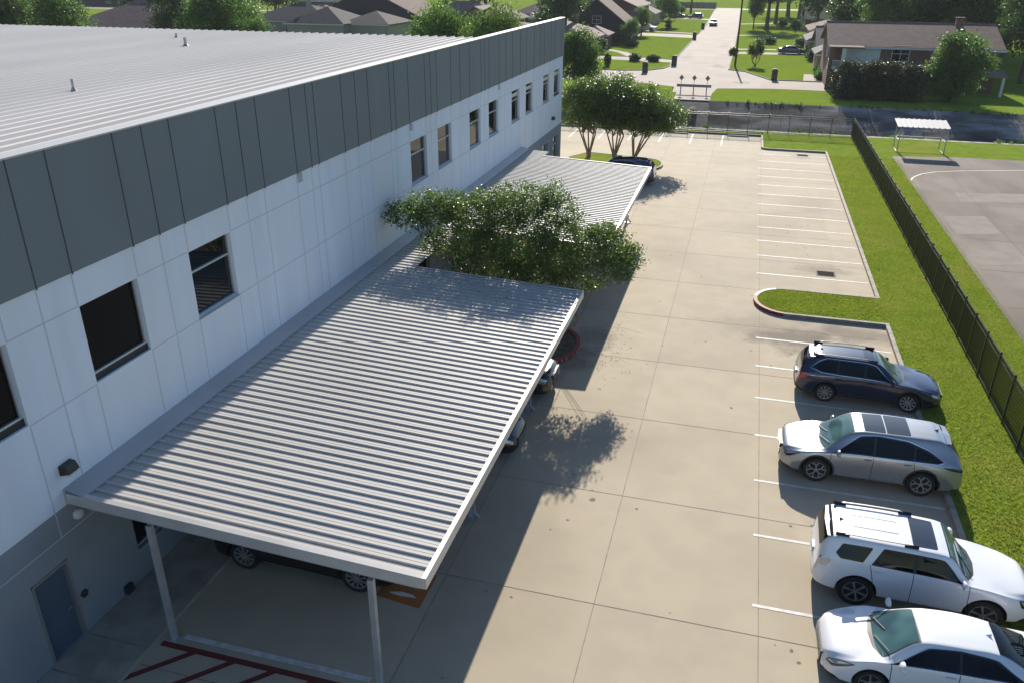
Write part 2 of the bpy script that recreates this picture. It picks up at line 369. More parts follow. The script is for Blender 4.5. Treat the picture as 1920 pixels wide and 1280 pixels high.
class Surf:
    def __init__(s, sp):
        s.sp = sp; s.c = {k: pchip(sp[k]) for k in ('zt', 'zs', 'wt', 'wb', 'wm', 'zb')}
        s.lut = {}
    def sec(s, x):
        k = round(x, 4)
        if k in s.lut: return s.lut[k]
        c = s.c; zt, zs, wt, wb, wm, zb = (c[k_](x) for k_ in ('zt', 'zs', 'wt', 'wb', 'wm', 'zb'))
        zs = min(zs, zt-.012); hh = zs-zb; wt = min(wt, wb-.012)
        cr = s.sp.get('crown', .035)*min(1, max(.25, (wt/.6)))
        zte = max(zt-cr, zs+.006)
        P = [(0, zb), (wm*.80, zb), (wm*.965, zb+.05), (wm*.995, zb+.30*hh), (wm, zb+.68*hh), (wb, zs),
             (wb*.46+wt*.54+.018*min(1, (zt-zs)*3), zs*.5+zte*.5), (wt, zte), (wt*.62, zt-cr*.28), (0, zt)]
        s.lut[k] = P; return P
    def at(s, x, t):
        sg = 1
        if t > 9: t = 18-t; sg = -1
        P = s.sec(x); i = min(int(t), 8); u = t-i
        def g(j):
            if j < 0: return P[1] if 0 else (-P[1][0], P[1][1])
            if j > 9: return (-P[8][0], P[8][1])
            return P[j]
        p0, p1, p2, p3 = g(i-1), P[i], P[i+1], g(i+2)
        o = []
        for a in (0, 1):
            l = math.dist(p1, p2)+1e-6; l0 = math.dist(p0, p1)+1e-6; l2 = math.dist(p2, p3)+1e-6
            m1 = .5*((p2[a]-p1[a])/l+(p1[a]-p0[a])/l0)*l; m2 = .5*((p3[a]-p2[a])/l2+(p2[a]-p1[a])/l)*l
            k1 = .55 if i in (5, 7) else 1; k2 = .55 if i+1 in (5, 7) else 1
            u2, u3 = u*u, u*u*u
            o.append((2*u3-3*u2+1)*p1[a]+(u3-2*u2+u)*m1*k1+(3*u2-2*u3)*p2[a]+(u3-u2)*m2*k2)
        return Vector((x, sg*o[0], o[1]))
    def nrm(s, x, t):
        e = .02; L2 = s.sp['L']/2-.001
        a = s.at(min(x+e, L2), t)-s.at(max(x-e, -L2), t); b = s.at(x, min(t+.06, 17.9))-s.at(x, max(t-.06, .05))
        n = b.cross(a)
        if n.length < 1e-9: return Vector((0, 0, 1))
        n.normalize(); c = s.at(x, t)-Vector((x, 0, .7))
        return n if n.dot(c) > 0 else -n

def roundpoly(P, r, ky=.3):
    if r <= 0: return P
    o = []; n = len(P)
    for i in range(n):
        a = Vector((P[i-1][0], P[i-1][1]*ky)); b = Vector((P[i][0], P[i][1]*ky)); c = Vector((P[(i+1) % n][0], P[(i+1) % n][1]*ky))
        l1 = (a-b).length; l2 = (c-b).length; q = min(r, l1*.45, l2*.45)
        s = b+(a-b)/l1*q; e = b+(c-b)/l2*q
        for k in range(5):
            t = k/4; p = s*(1-t)**2+b*2*t*(1-t)+e*t*t; o.append((p.x, p.y/ky))
    return o

def patch(S, name, poly, off, mt, parent, mirror=False, rnd=.05, dx=.07, dt=.22, label=None):
    P = roundpoly(poly, rnd)
    a = sum(P[i][0]*P[(i+1) % len(P)][1]-P[(i+1) % len(P)][0]*P[i][1] for i in range(len(P)))
    if a < 0: P = P[::-1]
    x0, x1 = min(p[0] for p in P), max(p[0] for p in P); t0, t1 = min(p[1] for p in P), max(p[1] for p in P)
    nx = max(1, int((x1-x0)/dx)+1); ny = max(1, int((t1-t0)/dt)+1)
    bm = bmesh.new()
    g = [[bm.verts.new((x0+(x1-x0)*i/nx, t0+(t1-t0)*j/ny, 0)) for j in range(ny+1)] for i in range(nx+1)]
    for i in range(nx):
        for j in range(ny): bm.faces.new((g[i][j], g[i+1][j], g[i+1][j+1], g[i][j+1]))
    for i in range(len(P)):
        p, q = P[i], P[(i+1) % len(P)]
        if math.hypot(q[0]-p[0], q[1]-p[1]) < 1e-5: continue
        nn = Vector((q[1]-p[1], -(q[0]-p[0]), 0)).normalized()
        bmesh.ops.bisect_plane(bm, geom=bm.verts[:]+bm.edges[:]+bm.faces[:], dist=1e-6, plane_co=(p[0], p[1], 0), plane_no=nn, clear_outer=True)
    for v in bm.verts:
        x, t = v.co.x, v.co.y; v.co = S.at(x, t)+S.nrm(x, t)*off
        if mirror: v.co.y *= -1
    me = bpy.data.meshes.new(name); bm.to_mesh(me); bm.free(); me.materials.append(M[mt])
    o = link(name, me, parent, sharp=40)
    if label: o['label'] = label
    return o

WH = {}
def wheel(parent, x, y, r, side, style, steer=0.):
    key = (round(r, 3), style)
    if key not in WH:
        b = MB(); wd = .115; ri = r*.70
        b.lathe([(ri, -wd*.9), (r*.93, -wd), (r*.985, -wd*.8), (r, -wd*.35), (r, wd*.35), (r*.985, wd*.8), (r*.93, wd), (ri, wd*.92), (ri*.97, wd*.5)], 'y', 36)
        ty = b.build('tyre', 'tyre', None, sharp=35)
        b = MB(); b.lathe([(.01, .02), (ri*.98, .02), (ri*.98, .03), (.01, .03)], 'y', 28, m=1)
        ring = [(ri*.92, .06), (ri*1.0, .06), (ri*1.0, wd*.93), (ri*.94, wd*.9), (ri*.92, .06)]
        vs = []; n = 32
        b.lathe(ring, 'y', n); b.f = b.f[:-2]; b.m = b.m[:-2]
        ns = {'ten': 10, 'five': 5, 'y': 5, 'six': 6}[style]
        for k in range(ns):
            t = 2*math.pi*k/ns+.2
            def pt(rr, tt, yy): return (rr*math.cos(tt), yy, rr*math.sin(tt))
            if style == 'y':
                b.bar(pt(.03, t, .085), pt(ri*.55, t, .082), .014, .02); 
                for sgn in (-1, 1): b.bar(pt(ri*.5, t, .082), pt(ri*.95, t+sgn*.33, .088), .013, .018)
            elif style == 'five':
                b.bar(pt(.03, t, .085), pt(ri*.95, t, .088), .024, .018, r1=.016)
            else:
                b.bar(pt(.03, t, .085), pt(ri*.95, t+.05, .088), .011, .018, r1=.017)
        b.lathe([(.045, .06), (.045, .1), (.02, .105)], 'y', 12)
        rm = b.build('rim', ['alloy', 'wheel_dark'], None, sharp=30)
        WH[key] = (ty.data, rm.data)
        for o in (ty, rm): bpy.data.objects.remove(o)
    ty, rm = WH[key]
    o = link('wheel', ty, parent); o.location = (x, y, r); o.rotation_euler = (0, 0, (0 if side > 0 else math.pi)+steer)
    q = link('rim', rm, o)
    return o

def car(name, label, cat, loc, rz, sp, pm, group=None, detail=2, steer=0):
    root = thing(name, label, cat, loc, rz, group)
    S = Surf(sp); L2 = sp['L']/2
    nx = 96 if detail > 1 else 44; per = 6 if detail > 1 else 3
    xs = sorted(set([round(-L2+sp['L']*i/nx, 4) for i in range(nx+1)]+[round(sg*(L2-e), 4) for sg in (-1, 1) for e in (.008, .02, .045, .08)]))
    ts = [9*i/(9*per) for i in range(9*per+1)]; ts2 = ts[:-1]+[9]+[18-t for t in ts[::-1][1:-1]]
    bm = bmesh.new(); rows = []
    for x in xs: rows.append([bm.verts.new(S.at(x, t)) for t in ts2])
    n = len(ts2)
    for a, b in zip(rows[:-1], rows[1:]):
        for i in range(n): bm.faces.new((a[i], a[(i+1) % n], b[(i+1) % n], b[i]))
    for rw, x in ((rows[0], xs[0]), (rows[-1], xs[-1])):
        zc = sum(v.co.z for v in rw)/n; cv = bm.verts.new((x+(.03 if x > 0 else -.03), 0, zc))
        for i in range(n): bm.faces.new((rw[i], rw[(i+1) % n], cv))
    bmesh.ops.recalc_face_normals(bm, faces=bm.faces)
    clad = sp.get('clad', 1.9)
    for f in bm.faces:
        z = f.calc_center_median().z; c = f.calc_center_median()
        if z < S.c['zb'](c.x)+sp.get('cladh', .07): f.material_index = 1
    me = bpy.data.meshes.new('body'); bm.to_mesh(me); bm.free(); me.materials.append(M[pm]); me.materials.append(M['cladding'])
    body = link('body', me, root)
    # wheel wells
    wr = sp['wr']; cut = MB(); W2 = sp['W']/2
    for x in (sp['xr'], sp['xf']):
        for sg in (-1, 1):
            ya, yb = sorted((sg*(W2-.33), sg*(W2+.3)))
            cut.lathe([(wr*1.15, ya), (wr*1.15, yb)], 'y', 40, (x, 0, wr+.03), m=1)
    co = cut.build('cutter', [pm, 'cladding'], root)
    md = body.modifiers.new('b', 'BOOLEAN'); md.operation = 'DIFFERENCE'; md.object = co; md.solver = 'EXACT'
    dg = bpy.context.evaluated_depsgraph_get(); dg.update()
    nm = bpy.data.meshes.new_from_object(body.evaluated_get(dg)); body.modifiers.clear(); body.data = nm; nm.name = 'body'
    bpy.data.objects.remove(co)
    nm.polygons.foreach_set('use_smooth', [True]*len(nm.polygons)); nm.set_sharp_from_angle(angle=R(38))
    g = sp['glass']
    xc, xh = sp['cowl'], g['front'][-1][0]
    patch(S, 'cowl_panel', [(xc-.09, 7.08), (xc+.09, 8.1), (xc+.14, 9), (xc+.09, 9.9), (xc-.09, 10.92), (xh-.03, 10.82), (xh-.03, 7.18)], .002, 'dark', root, False, .03)
    patch(S, 'windshield', g['front'], .0045, 'shield_glass', root, rnd=.06)
    patch(S, 'rear_window', g['rear'], .012, 'car_glass', root, rnd=.05)
    for mir in (False, True):
        # chrome edge, black pillar band, then each pane
        if detail > 1:
            P = g['dlo']; cx = sum(p[0] for p in P)/len(P); ct = sum(p[1] for p in P)/len(P)
            if sp.get('chrome_dlo', True):
                patch(S, 'window_trim', [(cx+(p[0]-cx)*1.022, ct+(p[1]-ct)*1.10) for p in P], .0025, 'chrome', root, mir, .05)
            patch(S, 'pillar_trim', P, .005, 'dark', root, mir, .04)
        for i, p in enumerate(g['side']): patch(S, 'side_window', p, .008, 'car_glass', root, mir, .03)
        for k, m_, nm_ in (('head', sp.get('headmat', 'lamp_clear'), 'headlight'), ('tail', sp.get('tailmat', 'lamp_red'), 'taillight')):
            if k in sp:
                if detail > 1 and k == 'head':
                    P = sp[k]; cx = sum(p[0] for p in P)/len(P); ct = sum(p[1] for p in P)/len(P)
                    hl = patch(S, nm_, P, .005, 'lamp_smoke', root, mir, .02, dx=.03)
                    patch(S, 'lens', [(cx+(p[0]-cx)*.8+.01, ct+(p[1]-ct)*.5+.05) for p in P], .009, m_, hl, mir, .02, dx=.03)
                else: patch(S, nm_, sp[k], .006, m_, root, mir, .02, dx=.03)
        if detail > 1:
            patch(S, 'bumper_intake', [(L2-.42, 1.9), (L2-.02, 1.9), (L2-.02, 2.9), (L2-.25, 2.8)], .004, 'dark', root, mir, .03, dx=.04)
            if sp.get('sill'): patch(S, 'sill_trim', [(sp['xr']+.55, 2.35), (sp['xf']-.6, 2.15), (sp['xf']-.6, 2.3), (sp['xr']+.55, 2.55)], .006, 'chrome', root, mir, 0)
            for sm in sp.get('seams', []): patch(S, 'door_gap', sm, .0025, 'dark', root, mir, 0)
            for (hx, ht) in sp.get('handles', []):
                q = S.at(hx, ht); nn = S.nrm(hx, ht); b = MB(); sg = -1 if mir else 1
                b.bar((hx-.09, sg*(q.y+nn.y*.03), q.z), (hx+.09, sg*(q.y+nn.y*.03), q.z), .011, .016)
                b.box(hx-.09, hx-.07, *sorted((sg*q.y-.01*sg, sg*(q.y+.03))), q.z-.01, q.z+.01); b.box(hx+.07, hx+.09, *sorted((sg*q.y-.01*sg, sg*(q.y+.03))), q.z-.01, q.z+.01)
                b.build('door_handle', pm, root)
    if g.get('spoiler') and detail > 1:
        xa, xb, zz_ = g['spoiler']; wq = S.at(xb, 7).y; b = MB()
        vs = [(xb, -wq, zz_-.01), (xb, wq, zz_-.01), (xa, wq*.90, zz_-.035), (xa-.04, 0, zz_-.03), (xa, -wq*.90, zz_-.035), (xb, -wq, zz_+.02), (xb, 0, zz_+.055), (xb, wq, zz_+.02), (xa, wq*.90, zz_-.01), (xa-.04, 0, zz_+.0), (xa, -wq*.90, zz_-.01)]
        b.add(vs, [(5, 10, 9, 6), (6, 9, 8, 7), (0, 4, 3, 2, 1), (0, 5, 6, 7, 1), (1, 7, 8, 2), (2, 8, 9, 3), (3, 9, 10, 4), (4, 10, 5, 0)]); b.build('spoiler', pm, root)
    for sf in sp.get('sunroof', []): patch(S, 'sunroof', sf, .004, 'roof_glass', root, rnd=.06)
    for sf in sp.get('hoodseam', []): patch(S, 'panel_gap', sf, .0025, 'dark', root, False, 0)
    for x in (sp['xr'], sp['xf']):
        for sg in (-1, 1): wheel(root, x, sg*(W2-.125), wr, sg, sp.get('wheel', 'ten'), steer if x > 0 else 0)
    if detail > 1 and sp.get('arch'):
        for x in (sp['xr'], sp['xf']):
            for sg in (-1, 1):
                b = MB(); n = 28; vs = []
                for i in range(n+1):
                    t = R(-8)+R(196)*i/n
                    for rr, yy in ((wr*1.12, W2-.10), (wr*1.12, W2+.006), (wr*1.24, W2+.002), (wr*1.24, W2-.10)):
                        vs.append((x+rr*math.cos(t), sg*yy, wr+.03+rr*math.sin(t)))
                b.add(vs, [(4*i+k, 4*i+(k+1) % 4, 4*i+4+(k+1) % 4, 4*i+4+k) for i in range(n) for k in range(4)])
                b.build('arch_trim', 'cladding', root, sharp=40)
    if detail > 1:
        mx = sp['mirror']
        for sg in (-1, 1):
            q = S.at(mx, 5.1); b = MB()
            y0 = q.y; cy = y0+.12; cz = q.z+.07
            bm2 = bmesh.new(); bmesh.ops.create_uvsphere(bm2, u_segments=16, v_segments=10, radius=1)
            for v in bm2.verts:
                v.co = Vector((mx-.01+v.co.x*.095*(1 if v.co.x > 0 else .35), sg*(cy+v.co.y*.145), cz+v.co.z*.10))
            me2 = bpy.data.meshes.new('mirror'); bm2.to_mesh(me2); bm2.free(); me2.materials.append(M[sp.get('mirmat', pm)])
            mo = link('mirror', me2, root, sharp=50)
            b.bar((mx+.02, sg*(y0-.03), q.z-.02), (mx, sg*(cy-.06), cz-.03), .025, .02); b.build('mirror_arm', 'cladding', mo)
        if sp.get('rails'):
            xa, xb = sp['rails'][:2]; tt = sp['rails'][2] if len(sp['rails']) > 2 else 7.25; rm = sp.get('railmat', 'dark')
            for sg in (-1, 1):
                b = MB(); N = 14; pts = []
                for i in range(N+1):
                    x = xa+(xb-xa)*i/N; q = S.at(x, tt); e = .075*min(1, 8*min(i, N-i)/N+.1)
                    pts.append((x, sg*q.y, q.z+e))
                for p, q in zip(pts[:-1], pts[1:]): b.bar(p, q, .018, .012)
                rl = b.build('roof_rail', rm, root)
                for x in (xa+.12, xb-.12):
                    b = MB(); q = S.at(x, tt); b.bar((x-.15, sg*q.y, q.z+.03), (x+.15, sg*q.y, q.z+.035), .035, .05, n=6); b.build('rail_foot', 'dark', rl)
        if sp.get('fin'):
            x = sp['fin']; z = S.at(x, 9).z; b = MB()
            b.add([(x-.07, -.022, z-.01), (x-.07, .022, z-.01), (x+.07, .0, z-.01), (x-.08, 0, z+.055)], [(0, 1, 2), (0, 3, 1), (1, 3, 2), (2, 3, 0)]); b.build('antenna', sp.get('finmat', 'dark'), root)
        # grille, bumper opening, plates
        xe = L2+.012; gz0, gz1, gw = sp.get('grille', (.42, .66, .5))
        b = MB(); b.box(xe-.12, xe+.02, -gw, gw, gz0, gz1); gr = b.build('grille', 'dark', root)
        b = MB()
        for i in range(4):
            z = gz0+(gz1-gz0)*(i+.5)/4; b.box(xe+.02, xe+.028, -gw*.97, gw*.97, z-.008, z+.008)
        b.build('grille_bar', 'chrome', gr)
        b = MB(); b.box(-xe+.0, -xe+.06, -.15, .15, sp.get('plz', .7)-.08, sp.get('plz', .7)+.06); b.build('number_plate', 'white_plastic', root)
        if sp.get('wiper', True):
            b = MB(); xc = sp['cowl']
            for y in (-.55, .1):
                p = S.at(xc-.02, 8.2); b.bar((xc+.02, y, p.z+.03), (xc-.20, y+.5, S.c['zt'](xc-.20)+.02), .008, .008)
            b.build('wiper', 'dark', root)
            pass
    return root

def mk(L, W, roof, belt, cowl, header, tailx, hood, wr, xr, xf, rearroof, nosez, rearz, gc=.2, wtop=.60, decklid=None, **k):
    """knots for the six control curves; x forward from the middle of the car"""
    a = L/2; h = W/2
    zt = [(-a, rearz-.16), (-a+.03, rearz)]
    if decklid: zt += [(-a+.12, decklid), (tailx, decklid+.015), (rearroof, roof-.05), (rearroof+.35, roof-.008)]
    else: zt += [(-a+.07, rearz+.10), (tailx, belt+.14), (rearroof, roof-.05), (rearroof+.14, roof-.015)]
    zt += [((rearroof+header)/2, roof), (header-.28, roof-.02), (header, roof-.07), (cowl, hood+.0), (cowl+.10, hood-.012), (a-.55, hood-.09), (a-.2, nosez+.06), (a-.05, nosez-.04), (a, nosez-.13)]
    zs = [(-a, rearz-.22), (-a+.1, belt-.02), (rearroof, belt+.02), (cowl, belt-.03), (a-.5, hood-.17), (a-.1, nosez-.1), (a, nosez-.2)]
    wt = [(-a, h*.5), (-a+.12, h*.66), (rearroof, wtop-.04), ((rearroof+header)/2, wtop), (header, wtop-.01), (cowl, h*.80), (a-.6, h*.76), (a-.1, h*.6), (a, h*.45)]
    if decklid: wt = [(-a, h*.5), (-a+.15, h*.70), (tailx, h*.72), (rearroof, wtop-.05)]+wt[3:]
    wb = [(-a, h*.70), (-a+.12, h*.88), (-a+.6, h*.945), (0, h*.955), (cowl, h*.955), (a-.6, h*.93), (a-.15, h*.78), (a, h*.55)]
    wm = [(-a, h*.78), (-a+.05, h*.86), (-a+.2, h*.95), (-a+.6, h), (0, h*.985), (a-.75, h), (a-.3, h*.93), (a-.08, h*.78), (a, h*.66)]
    zb = [(-a, gc+.16), (-a+.1, gc+.07), (-a+.5, gc), (a-.5, gc), (a-.12, gc+.02), (a, gc+.10)]
    d = dict(L=L, W=W, wr=wr, xr=xr, xf=xf, zt=zt, zs=zs, wt=wt, wb=wb, wm=wm, zb=zb, cowl=cowl)
    d.update(k); return d
def ws(cowl, header):
    """windscreen outline, wiper edge bowed forward"""
    return [(cowl-.06, 7.22), (cowl+.03, 8.2), (cowl+.045, 9), (cowl+.03, 9.8), (cowl-.06, 10.78), (header, 10.72), (header, 7.28)]
def rw(x0, x1): return [(x0, 7.12), (x0, 10.88), (x1, 10.8), (x1, 7.2)]
def seam(x0, t0, x1, t1, w_=.008): return [(x0-w_, t0), (x0+w_, t0), (x1+w_, t1), (x1-w_, t1)]

def wagon():
    L = 4.82; cw, hd, rr = 1.06, .22, -1.80
    return mk(L, 1.84, 1.64, 1.03, cw, hd, -2.28, 1.02, .362, -1.38, 1.365, rr, .80, .72, gc=.24, wtop=.60,
        glass=dict(front=ws(cw, hd), rear=rw(-2.27, -1.86), spoiler=(-2.0, -1.78, 1.54),
            dlo=[(.88, 5.2), (.50, 5.95), (.20, 6.62), (-.2, 6.75), (-1.45, 6.72), (-1.75, 6.3), (-1.98, 5.75), (-1.6, 5.3), (-1.0, 5.2)],
            side=[[(.80, 5.28), (.45, 5.95), (.17, 6.5), (-.13, 6.62), (-.13, 5.28)], [(-.19, 5.28), (-.19, 6.62), (-1.05, 6.62), (-1.05, 5.28)], [(-1.1, 5.3), (-1.1, 6.6), (-1.42, 6.6), (-1.70, 6.25), (-1.88, 5.78), (-1.6, 5.38)]]),
        head=[(2.02, 4.15), (2.33, 3.75), (2.37, 4.6), (2.25, 4.95), (1.95, 4.85)], tail=[(-2.37, 3.9), (-2.12, 4.3), (-1.95, 4.75), (-2.2, 5.0), (-2.38, 4.9)],
        seams=[seam(.95, 1.9, .92, 5.2), seam(-.16, 1.9, -.16, 5.2), seam(-1.2, 3.2, -1.08, 5.2)], handles=[(.02, 4.5), (-1.0, 4.5)],
        sunroof=[[(.12, 7.55), (-.22, 7.5), (-.22, 10.5), (.12, 10.45)]], mirror=.72, rails=(-1.85, .15, 7.12), fin=-1.6, wheel='ten', arch=True, cladh=.16,
        hoodseam=[seam(1.0, 7.2, 2.1, 7.35, .006)])
def suv3():
    L = 5.04; cw, hd, rr = 1.40, .55, -1.84
    return mk(L, 1.99, 1.74, 1.06, cw, hd, -2.38, 1.09, .40, -1.42, 1.47, rr, .90, .80, gc=.24, wtop=.63,
        glass=dict(front=ws(cw, hd), rear=rw(-2.37, -1.92), spoiler=(-2.08, -1.82, 1.635),
            dlo=[(1.12, 5.2), (.78, 5.95), (.38, 6.62), (-.1, 6.75), (-.9, 6.6), (-1.45, 6.15), (-1.9, 5.45), (-1.75, 5.2), (-.5, 5.15)],
            side=[[(1.05, 5.28), (.74, 5.95), (.35, 6.5), (.0, 6.65), (.0, 5.28)], [(-.06, 5.25), (-.06, 6.66), (-.85, 6.5), (-1.08, 6.33), (-1.08, 5.28)], [(-1.14, 5.28), (-1.14, 6.25), (-1.42, 6.03), (-1.82, 5.45), (-1.7, 5.3)]]),
        head=[(1.98, 4.75), (2.36, 4.2), (2.44, 4.6), (2.36, 5.15), (2.1, 5.05)], tail=[(-2.45, 4.5), (-2.1, 4.6), (-1.85, 4.86), (-2.2, 4.97), (-2.46, 4.95)], tailmat='lamp_smoke',
        seams=[seam(1.16, 1.7, 1.13, 5.2), seam(-.02, 1.7, -.03, 5.15), seam(-1.22, 3.0, -1.1, 5.15)], handles=[(.12, 4.62), (-.95, 4.62)],
        sunroof=[[(.28, 7.45), (-.30, 7.42), (-.30, 10.58), (.28, 10.55)], [(-.33, 7.42), (-.98, 7.45), (-.98, 10.55), (-.33, 10.58)]],
        sill=True, mirror=.94, rails=None, fin=-1.72, wheel='y', arch=True, cladh=.09, hoodseam=[seam(1.3, 7.2, 2.25, 7.4, .006), [(-1.98, 7.1), (-1.965, 7.1), (-1.965, 10.9), (-1.98, 10.9)]], grille=(.50, .86, .46))
def boxy():
    L = 4.83; cw, hd, rr = 1.02, .48, -2.02
    return mk(L, 1.925, 1.78, 1.18, cw, hd, -2.34, 1.18, .41, -1.40, 1.39, rr, 1.00, .88, gc=.33, wtop=.72,
        glass=dict(front=ws(cw, hd), rear=rw(-2.33, -2.07), spoiler=(-2.2, -1.98, 1.68),
            dlo=[(.86, 5.2), (.62, 6.0), (.36, 6.6), (-.95, 6.6), (-1.18, 5.2)],
            side=[[(.79, 5.28), (.58, 6.0), (.33, 6.5), (-.20, 6.5), (-.20, 5.28)], [(-.27, 5.28), (-.27, 6.5), (-.93, 6.5), (-1.1, 5.28)], [(-1.36, 5.3), (-1.18, 6.5), (-1.85, 6.45), (-1.98, 5.7), (-1.86, 5.3)]]),
        head=[(2.08, 4.2), (2.34, 3.9), (2.39, 4.8), (2.22, 5.1), (2.0, 4.9)], tail=[(-2.37, 4.3), (-2.16, 4.25), (-2.05, 4.75), (-2.15, 5.3), (-2.37, 5.3)], tailmat='lamp_clear', chrome_dlo=False,
        seams=[seam(1.0, 2.0, .95, 5.2), seam(-.22, 2.0, -.24, 5.2), seam(-1.05, 3.2, -1.2, 5.2)], handles=[(-.02, 4.55), (-1.0, 4.55)],
        sunroof=[[(.22, 7.6), (-.32, 7.55), (-.32, 10.45), (.22, 10.4)]], mirror=.80, rails=(-2.0, -.25, 7.25), railmat='grey_metal', fin=-1.85, wheel='six', cladh=.0,
        hoodseam=[seam(1.2, 7.5, 2.2, 7.6, .006), [(-2.0, 7.1), (-1.988, 7.1), (-1.988, 10.9), (-2.0, 10.9)], [(-1.6, 8.45), (-.6, 8.45), (-.6, 8.5), (-1.6, 8.5)], [(-1.6, 9.5), (-.6, 9.5), (-.6, 9.55), (-1.6, 9.55)]], grille=(.62, .92, .48), plz=.85)
def sedan():
    L = 4.65; cw, hd, rr = 1.28, .52, -1.0
    return mk(L, 1.80, 1.415, .94, cw, hd, -1.90, .93, .325, -1.33, 1.37, rr, .72, .92, gc=.17, wtop=.545, decklid=1.03,
        glass=dict(front=ws(cw, hd), rear=rw(-1.75, -.98),
            dlo=[(1.10, 5.15), (.72, 5.95), (.36, 6.6), (-.25, 6.75), (-.95, 6.5), (-1.45, 5.6), (-1.35, 5.25), (-.6, 5.15)],
            side=[[(1.0, 5.25), (.68, 5.95), (.34, 6.48), (-.22, 6.6), (-.22, 5.25)], [(-.28, 5.25), (-.28, 6.6), (-.9, 6.38), (-1.34, 5.6), (-1.27, 5.33)]]),
        head=[(1.72, 4.6), (2.16, 4.1), (2.27, 4.5), (2.2, 5.15), (1.95, 5.0)], tail=[(-2.26, 4.2), (-2.05, 4.3), (-1.9, 4.85), (-2.1, 5.05), (-2.27, 5.0)],
        seams=[seam(1.0, 1.9, 1.05, 5.15), seam(-.25, 1.9, -.25, 5.15), seam(-1.25, 3.2, -1.2, 5.2)], handles=[(-.08, 4.6), (-1.08, 4.6)],
        mirror=.85, rails=None, fin=-.85, finmat='paint_white', wheel='five', cladh=.03, hoodseam=[seam(1.05, 7.1, 2.1, 7.3, .006)], grille=(.30, .58, .48), plz=.72)

# ------------------------------------------------------------------ ground, paving, street
def rect(x0, x1, y0, y1): return [(x0, y0), (x1, y0), (x1, y1), (x0, y1)]
def arc(cx, cy, r, a0, a1, n=12, ry=None): return [(cx+r*math.cos(R(a0+(a1-a0)*i/n)), cy+(ry or r)*math.sin(R(a0+(a1-a0)*i/n))) for i in range(n+1)]
XL, XR = -420, 420
b = MB(); b.raw = True
b.sheet(rect(XL, XR, -120, 80.3), -.03); b.sheet(rect(XL, XR, 99.6, 900), 0)
meta(b.build('ground', 'lawn'), kind='structure')
b = MB(); b.raw = True                                             # sunken drainage channel, slopes and floor
for (y0, z0, y1, z1) in ((80.3, -.03, 84.5, -2.3), (92.2, -2.3, 99.6, 0.0)):
    n = 60
    for i in range(n):
        xa, xb = XL+(XR-XL)*i/n, XL+(XR-XL)*(i+1)/n
        b.quad((xa, y0, z0), (xb, y0, z0), (xb, y1, z1), (xa, y1, z1))
b.quad((XL, 84.5, -2.3), (XR, 84.5, -2.3), (XR, 92.2, -2.3), (XL, 92.2, -2.3))
meta(b.build('drainage_channel', 'channel'), kind='structure')
sheet('channel_water', rect(XL, XR, 86.6, 89.4), -2.285, 'water')
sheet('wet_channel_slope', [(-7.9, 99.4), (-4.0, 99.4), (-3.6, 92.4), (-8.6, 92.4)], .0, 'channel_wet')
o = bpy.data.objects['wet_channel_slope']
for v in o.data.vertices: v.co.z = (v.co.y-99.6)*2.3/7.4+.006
b = MB(); b.raw = True                                             # pale flat patches painted as sky reflections on the channel floor
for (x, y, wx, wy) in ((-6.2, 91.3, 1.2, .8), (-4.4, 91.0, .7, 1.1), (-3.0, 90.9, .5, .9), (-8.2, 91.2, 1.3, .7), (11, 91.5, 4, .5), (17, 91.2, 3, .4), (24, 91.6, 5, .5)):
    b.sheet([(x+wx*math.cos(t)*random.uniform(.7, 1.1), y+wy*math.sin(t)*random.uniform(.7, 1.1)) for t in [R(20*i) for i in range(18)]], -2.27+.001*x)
meta(b.build('reflection_patches', 'sky_reflection'), kind='structure')
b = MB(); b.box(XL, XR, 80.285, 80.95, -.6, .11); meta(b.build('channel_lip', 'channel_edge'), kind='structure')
sheet('bridge_apron', [(-8.3, 106), (-4.0, 106), (-3.95, 99.45), (-8.0, 99.45)], .03, 'street')

LOT = [(-11.45, -60), (6.95, -60), (6.95, 72.4), (1.8, 72.4), (1.8, 78.4), (-80, 78.4), (-80, 61.6), (-11.45, 61.6)]
sheet('parking_lot', LOT, 0.0, 'concrete')
b = MB(); b.prism(rect(-13.09, -11.45, -40, 61.6), -.1, .12); 
meta(b.build('sidewalk', 'concrete_walk'), kind='structure')
b = MB(); b.raw = True
for x in (-5.9, -2.1, 1.74): b.sheet(rect(x-.009, x+.009, -60, 78.3), .004)
for x in (-9.7,): b.sheet(rect(x-.011, x+.011, 66, 78.3), .004)
for k in range(-12, 14):
    y = 15.16+4.6*k
    x0 = -11.4 if y < 61.6 else -70
    b.sheet(rect(x0, 6.9 if y < 72 else 1.7, y-.009, y+.009), .0045)
for y in (10.92, 14.4, 18.3, 22, 9.82): b.sheet(rect(-13.05, -11.47, y-.012, y+.012), .124)
b.quad((-13.05, 9.83, .1245), (-12.1, 9.81, .1245), (-12.1, 9.84, .1245), (-13.05, 9.86, .1245))
meta(b.build('slab_joints', 'joint'), kind='structure')
rs = random.Random(7)
def blot(b, x, y, wx, wy, z, n=22, j=.3):
    ph = [rs.uniform(0, 6.3) for _ in range(4)]
    b.sheet([(x+wx*math.cos(t)*(1+j*(math.sin(2*t+ph[0])+.6*math.sin(3*t+ph[1])+.5*math.sin(5*t+ph[2]))*.5), y+wy*math.sin(t)*(1+j*(math.sin(3*t+ph[3])+.6*math.sin(4*t+ph[1]))*.5)) for t in [2*math.pi*i/n for i in range(n)]], z)
b = MB(); b.raw = True
